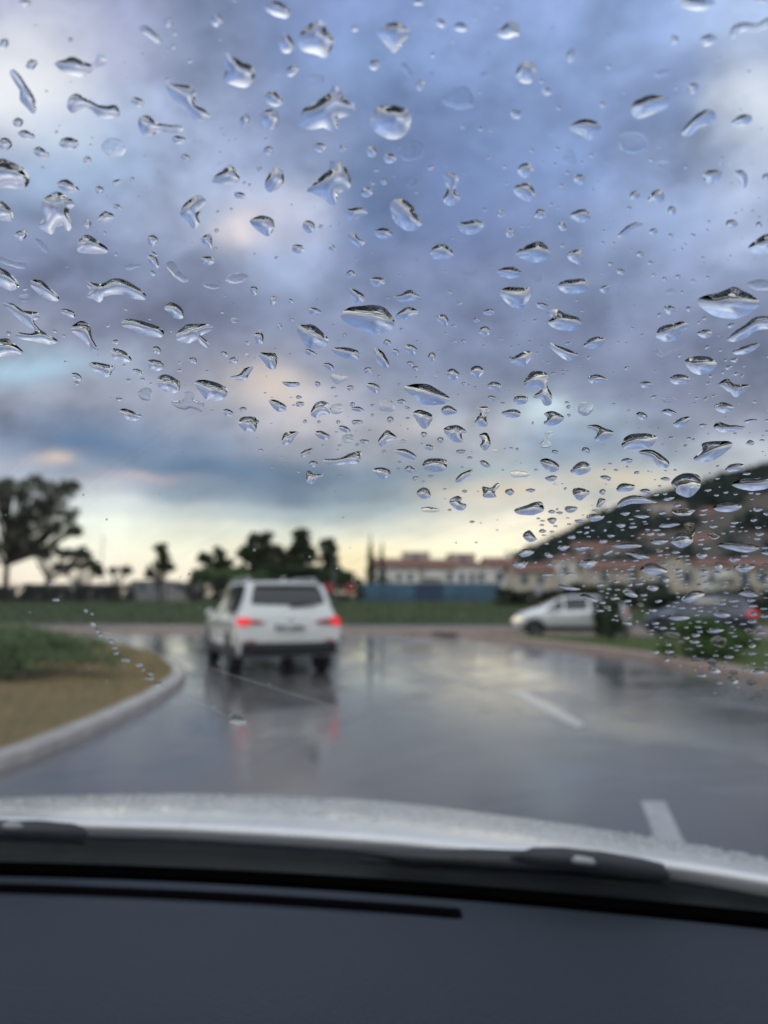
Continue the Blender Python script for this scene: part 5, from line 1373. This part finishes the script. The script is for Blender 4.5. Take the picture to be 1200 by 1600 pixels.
CROPS['G'] = ((800, 700), """
348 320 380 308 430 315 420 335 375 345
50 410 80 385 105 410 115 430 80 440
165 335 190 325 210 335 190 358
465 455 520 447 580 448 610 460 570 468 500 468
648 435 690 425 733 435 700 452 660 448
743 430 790 395 840 410 845 440 800 468 760 455
960 455 1000 440 1080 440 1160 465 1130 485 1080 488 1000 470
688 362 740 350 790 355 750 370 700 372
~805 360 830 348 858 358 855 400 840 415 820 390
210 465 240 455 270 460 240 482
290 465 330 458 362 465 330 480 300 475
485 360 510 352 533 360 515 375
30 490 60 470 105 480 90 500 50 512
0 540 40 530 75 535 50 565 20 560
150 495 175 488 195 508 170 515
310 540 350 522 400 530 375 560 340 562
427 495 465 478 470 485 440 503
525 490 580 488 645 512 600 520 560 505
600 570 640 540 680 545 728 575 700 590 640 590
860 500 890 492 918 500 890 520
945 550 970 535 990 550 970 570
1012 520 1045 512 1073 520 1040 535
1040 555 1090 545 1142 550 1100 582 1060 575
875 575 905 570 920 580 895 590
700 610 725 602 740 615 720 632
520 670 550 655 590 690 570 700 535 690
630 655 660 640 688 655 665 672
795 710 850 668 905 680 860 715 830 725
1060 680 1100 655 1155 690 1120 700 1080 690
318 695 350 688 405 715 375 722
215 640 260 645 320 660 290 668 240 660
725 790 770 780 837 790 800 808 750 805
942 775 980 760 1025 780 1000 795 960 790
908 855 950 843 998 850 960 867 930 865
~705 868 750 860 785 870 780 892 740 885
~930 895 970 880 1005 900 990 935 950 930
920 1030 950 1020 980 1035 970 1055 935 1055
1010 1080 1040 1068 1063 1090 1040 1105
1118 1045 1150 1035 1188 1045 1165 1060 1130 1058
~1095 1095 1125 1083 1150 1095 1120 1115
1100 715 1120 705 1143 713 1120 722
~915 405 945 395 975 410 950 428
~750 290 800 275 855 290 830 315 770 315
1180 600 1200 592 1230 605 1210 625
1165 490 1200 478 1240 490 1210 503
~900 1000 930 985 965 1000 945 1018
~1085 855 1110 843 1140 860 1110 875
1108 928 1130 915 1145 925 1125 938
570 318 610 310 645 320 615 330
505 305 530 298 553 303 535 318""",
"648 402 42 16 0,698 402 38 16 0,350 372 30 10 0,348 396 26 12 -20,436 384 16 14 -20,565 353 24 6 0,885 428 32 12 0,1133 337 30 14 0,1155 372 26 12 0,1160 402 40 16 -5,1097 388 18 8 0,912 468 42 14 0,1090 505 32 12 0,945 512 22 10 0,~690 478 36 18 0,285 512 18 8 0,395 505 20 8 -10,474 533 24 6 0,168 594 55 12 0,175 545 30 14 0,445 575 12 10 0,515 575 20 8 0,555 567 36 10 0,762 552 14 8 0,785 592 34 10 0,555 610 46 10 0,652 614 30 12 0,555 640 30 16 -30,727 646 18 8 0,447 680 18 8 0,485 688 16 8 0,445 640 12 6 0,540 716 38 14 0,~602 733 36 14 0,688 717 34 14 -15,662 760 40 14 0,610 762 14 8 0,633 772 20 8 0,730 738 24 10 0,795 748 42 12 0,675 820 36 14 0,487 786 20 10 0,540 818 50 20 10,~445 745 40 14 0,882 762 30 12 0,948 748 14 8 0,872 812 28 10 0,960 812 22 10 0,1003 678 26 8 0,1038 715 54 14 0,753 845 28 10 0,880 860 30 10 0,857 907 48 14 0,877 925 30 10 0,1043 880 26 12 0,1015 978 42 14 0,~865 990 60 18 0,~792 910 36 14 0,~1155 1155 40 20 0,~1185 1135 24 14 0,~1130 1180 40 16 0,~830 942 40 10 0,1195 308 30 14 0,715 545 24 10 0,850 578 10 6 0,1044 850 14 8 0,~1040 1050 40 20 0,1082 824 34 10 0")
# trail of beads left by the wiper, lower left (photo pixels times three)
CROPS['S'] = ((0, 0), """
1090 3360 1105 3350 1145 3372 1155 3390 1120 3398 1075 3382""",
"236 2738 22 12 10,262 2810 30 14 5,402 2860 22 14 20,432 2872 16 18 0,437 2921 32 22 10,458 2955 24 20 20,472 2975 22 16 20,520 3005 34 18 20,538 3035 28 14 0,545 3060 26 12 0,590 3092 48 16 8,652 3115 36 14 0,672 3137 20 12 0,706 3155 26 16 20,705 3180 34 12 0,682 3178 26 8 0,740 3208 42 18 0,1000 3310 22 10 20,~1080 3345 30 12 0,395 2580 12 8 0,500 2435 10 8 0,390 2320 10 8 0,1192 2576 10 10 0,885 2690 10 10 0,1452 2608 10 8 0,1580 2663 10 10 0")

rd = random.Random(3); specs = []
for key, ((ox, oy), polys, ells) in CROPS.items():
    for ln in polys.strip().split('\n'):
        thin = ln.startswith('~'); v = [float(q) for q in ln.lstrip('~').split()]
        P = [(ox + v[i]/3, oy + v[i+1]/3) for i in range(0, len(v), 2)]
        specs.append((P, thin, False))
    for ln in ells.split(','):
        thin = ln.startswith('~'); v = [float(q) for q in ln.lstrip('~').split()]
        if len(v) < 5: v += [0]*(5-len(v))
        cx_, cy_, w, h, a = v; a = R(a); P = []; n = 9 if max(w, h) > 20 else 7
        for k in range(n):
            t = 2*math.pi*k/n; q = 1 + rd.uniform(-.16, .16)
            x = w*.5*math.cos(t)*q; y = h*.5*math.sin(t)*q + (.08*h if math.sin(t) > 0 else 0)
            P.append((ox + (cx_ + x*math.cos(a) - y*math.sin(a))/3, oy + (cy_ + x*math.sin(a) + y*math.cos(a))/3))
        specs.append((P, thin, True))

def drop_geo(P, thin, seed):
    """P outline in photo pixels -> centre, verts, faces of a sessile drop on the outer face of the glass"""
    big = max(p[0] for p in P) - min(p[0] for p in P)
    m = 6 if len(P) > 8 else 5
    if big < 12: m = 3
    O = catmull(P, m, True)
    W3 = [on_glass(q[0], q[1], .0006) for q in O]
    c = sum(W3, Vector())/len(W3); n = glass_normal(c.x)
    e1 = Vector((1, 0, 0)); e1 = (e1 - n*e1.dot(n)).normalized(); e2 = n.cross(e1)
    if e2.z < 0: e2 = -e2
    Q = [Vector(((w-c).dot(e1)*1000, (w-c).dot(e2)*1000)) for w in W3]
    size = math.sqrt(abs(sum(Q[i].x*Q[(i+1) % len(Q)].y - Q[(i+1) % len(Q)].x*Q[i].y for i in range(len(Q))))/2)
    amp = size*.032*(2.0 if thin else 1.0)
    Q = [q + Vector((mn.noise(Vector((q.x*3/size, q.y*3/size, seed))), mn.noise(Vector((q.x*3/size, q.y*3/size, seed+9)))))*amp for q in Q] if big > 12 else Q
    nb = len(Q); sp = max(size/13 if big > 12 else size/7, .05)
    pts = list(Q); xs = [q.x for q in Q]; ys = [q.y for q in Q]; ins = inpoly([(q.x, q.y) for q in Q])
    y = min(ys); row = 0
    while y < max(ys):
        x = min(xs) + (sp/2 if row % 2 else 0)
        while x < max(xs):
            if ins(x, y) and min((x-q.x)**2 + (y-q.y)**2 for q in Q) > (sp*.42)**2: pts.append(Vector((x, y)))
            x += sp
        y += sp*.866; row += 1
    r = delaunay_2d_cdt(pts, [], [list(range(nb))], 1, 1e-6)
    V = [Vector(v) for v in r[0]]; F = [tuple(f) for f in r[2] if len(f) == 3]; bd = [any(o < nb for o in oo) if oo else False for oo in r[3]]
    # edges used once are boundary too
    ec = {}
    for f in F:
        for a, b in ((f[0], f[1]), (f[1], f[2]), (f[2], f[0])): ec[(min(a, b), max(a, b))] = ec.get((min(a, b), max(a, b)), 0) + 1
    for (a, b), k in ec.items():
        if k == 1: bd[a] = bd[b] = True
    N = len(V); K = np.zeros((N, N)); L = np.zeros(N)
    for f in F:
        A = abs((V[f[1]]-V[f[0]]).cross(V[f[2]]-V[f[0]]))/2 if hasattr(Vector((0,0)), 'cross') else 1
        if A < 1e-9: continue
        for k in range(3):
            i, j, l = f[k], f[(k+1) % 3], f[(k+2) % 3]; L[i] += A/3
            u, w = V[i]-V[l], V[j]-V[l]; cot = u.dot(w)/(2*A)
            K[i, j] -= cot/2; K[j, i] -= cot/2; K[i, i] += cot/2; K[j, j] += cot/2
    fr_ = [i for i in range(N) if not bd[i]]
    H = np.zeros(N)
    if fr_:
        try: u = np.linalg.solve(K[np.ix_(fr_, fr_)], L[fr_])
        except Exception: u = np.ones(len(fr_))*.1
        u = np.clip(u, 1e-6, None); um = u.max(); Rin = 2*math.sqrt(um)
        k = .41*(1 + .3*max(0, (520 - sum(q[1] for q in P)/len(P))/520))
        if thin: k = .07
        H[fr_] = k*Rin*(u/um)**(1.0 if not thin else .6)
        # water sags towards the lower side
        y0, y1 = min(ys), max(ys)
        for i in fr_: H[i] *= 1 + .42*(1 - 2*(V[i].y - y0)/(y1-y0+1e-6)) + (.25*mn.noise(Vector((V[i].x*.9, V[i].y*.9, seed))) if thin else .05*mn.noise(Vector((V[i].x*.6, V[i].y*.6, seed))))
    vs = [e1*(v.x/1000) + e2*(v.y/1000) + n*(h/1000) for v, h in zip(V, H)]
    def up(f):
        a, b, d = (vs[i] for i in f); return f if (b-a).cross(d-a).dot(n) > 0 else f[::-1]
    F = [up(f) for f in F]; nt = len(F)
    base = {}
    for i in range(N):
        base[i] = N + i
    vs2 = vs + [e1*(v.x/1000) + e2*(v.y/1000) for v in V]
    F2 = F + [tuple(base[i] for i in f[::-1]) for f in F]
    return c, vs2, F2, nt, size
geo = []
for i, (P, thin, sm) in enumerate(specs):
    try: c, vs, fs, nt, size = drop_geo(P, thin, i*1.7)
    except Exception as e: print('DROP FAIL', i, e); continue
    xs = [p[0] for p in P]; ys = [p[1] for p in P]; w, h = max(xs)-min(xs), max(ys)-min(ys)
    area = abs(sum(P[k][0]*P[(k+1) % len(P)][1] - P[(k+1) % len(P)][0]*P[k][1] for k in range(len(P))))/2
    geo.append(dict(c=c, vs=vs, fs=fs, nt=nt, P=P, thin=thin, sm=sm, px=sum(xs)/len(xs), py=sum(ys)/len(ys), w=w, h=h, area=area))
# specks too small to count, thicker towards the lower right
extra = []
while len(extra) < 420:
    px_, py_ = rd.uniform(0, 1200), rd.uniform(0, 1120)
    edge = float(np.interp(px_, [0, 330, 480, 650, 900, 1050, 1200], [560, 680, 760, 800, 930, 1050, 1130]))
    if py_ > edge or rd.random() > .12 + .88*(px_/1200)*(py_/900): continue
    w = rd.choice([3, 3.5, 4, 5, 6, 8]); h = w*(.75 if py_ < 600 else .45); n = 6
    P = [(px_ + w*.5*math.cos(6.283*q/n)*(1+rd.uniform(-.2,.2)), py_ + h*.5*math.sin(6.283*q/n)*(1+rd.uniform(-.2,.2))) for q in range(n)]
    if any(abs(px_-g['px']) < g['w']*.55+3 and abs(py_-g['py']) < g['h']*.55+3 for g in geo): continue
    try: c, vs, fs, nt, size = drop_geo(P, rd.random() < .15, px_)
    except Exception: continue
    geo.append(dict(c=c, vs=vs, fs=fs, nt=nt, P=P, thin=False, sm=True, px=px_, py=py_, w=w, h=h, area=w*h*.7)); extra.append(1)
n2 = 0
while n2 < 170:
    px_, py_ = rd.uniform(840, 1200), rd.uniform(770, 1075)
    edge = float(np.interp(px_, [840, 900, 1050, 1200], [860, 930, 1040, 1100]))
    if py_ > edge or py_ < 790: continue
    w = rd.choice([7, 8, 10, 12, 15]); h = w*rd.uniform(.28, .45); n = 8; ph = rd.random()
    P = [(px_ + w*.5*math.cos(6.283*q/n+ph)*(1+rd.uniform(-.25,.25)), py_ + h*.5*math.sin(6.283*q/n+ph)*(1+rd.uniform(-.25,.25))) for q in range(n)]
    if any(abs(px_-g['px']) < (g['w']+w)*.5+1 and abs(py_-g['py']) < (g['h']+h)*.5+1 for g in geo): continue
    try: c, vs, fs, nt, size = drop_geo(P, False, px_)
    except Exception: continue
    geo.append(dict(c=c, vs=vs, fs=fs, nt=nt, P=P, thin=False, sm=True, px=px_, py=py_, w=w, h=h, area=w*h*.7)); n2 += 1
for _ in range(34):   # flecks in the wiped part
    px_, py_ = rd.uniform(0, 820), rd.uniform(620, 1180); w = rd.uniform(2, 3.6)
    P = [(px_ + w*.5*math.cos(6.283*q/6), py_ + w*.4*math.sin(6.283*q/6)) for q in range(6)]
    c, vs, fs, nt, size = drop_geo(P, False, px_); geo.append(dict(c=c, vs=vs, fs=fs, nt=nt, P=P, thin=False, sm=True, px=px_, py=py_, w=w, h=w, area=w*w*.6))
geo.sort(key=lambda g: -g['area'])
def inframe(g): return 0 <= g['px'] <= 1200 and 0 <= g['py'] <= 1600
vis = [g for g in geo if inframe(g)]
ind = vis[:295]; rest = [g for g in geo if g not in ind]
# ---- words for each drop
def size_w(a): return 'very large' if a > 2200 else 'large' if a > 900 else 'medium' if a > 330 else 'small' if a > 130 else 'tiny'
def shape_w(g):
    if g['thin']: return 'faint flat'
    P = g['P']
    if g['sm']: return 'narrow oval' if g['w'] > 1.7*g['h'] else 'upright oval' if g['h'] > 1.25*g['w'] else 'round'
    # solidity
    from mathutils.geometry import convex_hull_2d
    V2 = [Vector(p) for p in P]; hu = [V2[k] for k in convex_hull_2d(V2)]
    ha = abs(sum(hu[k].x*hu[(k+1) % len(hu)].y - hu[(k+1) % len(hu)].x*hu[k].y for k in range(len(hu))))/2
    sol = g['area']/max(ha, 1)
    if sol < .80: return 'jagged branching'
    if sol < .88: return 'bent' if g['w'] > g['h'] else 'crooked upright'
    if len(P) <= 5: return 'pointed' if g['w'] < 1.8*g['h'] else 'thin lens-shaped'
    return 'long flat-bottomed' if g['w'] > 2.2*g['h'] else 'rounded' if g['w'] < 1.25*g['h'] else 'lens-shaped'
ROWN = [(75,'at the top edge'),(160,'a tenth of the way down'),(240,'an eighth of the way down'),(320,'a fifth of the way down'),(400,'a quarter of the way down'),(480,'in the dark clouds'),
        (560,'a third of the way down'),(640,'above the middle'),(700,'over the grey lower clouds'),(755,'just above the pale horizon band'),(815,'over the pale horizon band'),(870,'over the hillside'),(930,'over the houses'),(985,'over the parked cars'),(1060,'over the verge'),(1200,'over the road')]
COLN = [(150,'far left'),(330,'left side'),(510,'left of centre'),(690,'centre'),(860,'right of centre'),(1030,'right side'),(1201,'far right')]
for g in ind:
    g['row'] = next(n for y, n in ROWN if g['py'] <= y); g['col'] = next(n for x, n in COLN if g['px'] < x)
    g['key'] = (size_w(g['area']), shape_w(g), g['row'], g['col'])
from collections import defaultdict
cells = defaultdict(list)
for g in ind: cells[g['key']].append(g)
ORD = ['first', 'second', 'third', 'fourth', 'fifth', 'sixth', 'seventh', 'eighth', 'ninth', 'tenth']
for k, L_ in cells.items():
    L_.sort(key=lambda g: g['px'])
    for i, g in enumerate(L_):
        s, sh, ro, co = k
        g['label'] = f"{s} {sh} raindrop {ro}, {co}" + ('' if len(L_) == 1 else f", {'leftmost' if i == 0 else 'rightmost' if i == len(L_)-1 else ORD[i] + ' from left'} of {['','','two','three','four','five','six','seven','eight','nine','ten'][len(L_)]}")
HAND = [(578,500,'largest raindrop with thick black cap, in the dark clouds left of centre'), (1138,472,'very large pointed raindrop with black peaked cap near the right edge'),
        (667,616,'large black-capped raindrop alone in the centre, just above the grey lower clouds'), (611,190,'squarish raindrop with black top rim in the plain blue cloud near the top'),
        (180,453,'long arched raindrop with black upper rim, third of the way down on the left'), (512,172,'jagged star-shaped raindrop near the top, left of centre'),
        (328,608,'black-capped raindrop above the left horizon clouds, right one of a pair'), (263,600,'black-capped raindrop above the left horizon clouds, left one of a pair'),
        (367,1128,'bright flat raindrop at the end of the thin streak below the white SUV')]
for x, y, l in HAND:
    g = min(ind, key=lambda g: (g['px']-x)**2 + (g['py']-y)**2); g['label'] = l
for g in ind:
    me = bpy.data.meshes.new('raindrop'); me.from_pydata([tuple(v) for v in g['vs']], [], g['fs']); me.materials.append(M['water'])
    me.polygons.foreach_set('use_smooth', [i < g['nt'] for i in range(len(g['fs']))]); me.update()
    o = link(bpy.data.objects.new('raindrop', me)); o.location = g['c']
    tag(o, g['label'], 'raindrop', 'raindrops on the windscreen')
vs, fs, smf = [], [], []
for g in rest:
    k = len(vs); vs += [v + g['c'] for v in g['vs']]; fs += [tuple(i+k for i in f) for f in g['fs']]; smf += [i < g['nt'] for i in range(len(g['fs']))]
me = bpy.data.meshes.new('tiny_raindrops'); me.from_pydata([tuple(v) for v in vs], [], fs); me.materials.append(M['water']); me.polygons.foreach_set('use_smooth', smf); me.update()
tag(link(bpy.data.objects.new('tiny_raindrops', me)), 'scattered tiny specks of rain between the larger raindrops on the windscreen', 'raindrops', kind='stuff')
print('DROPS', len(specs), len(ind), len(rest))
# thin water lines left by the wiper
def streak(pts, r, label):
    bm = bmesh.new(); P = [on_glass(x, y, .0008) for x, y in catmull(pts, 8)]; n = len(P)
    tube(bm, P, [r*(.4 + .6*math.sin(math.pi*min(1, (i+.5)/n)))*(1 + .3*math.sin(i*1.9)) for i in range(n)], 6); tag(bobj('water_streak', bm, M['water'], None, True), label, 'water streak')
streak([(268,1082),(300,1094),(330,1106),(360,1124)], .00022, 'short thin water line running into the flat drop below the SUV')
streak([(318,1040),(380,1060),(450,1082),(522,1103)], .00018, 'thin water line crossing beneath the white SUV')
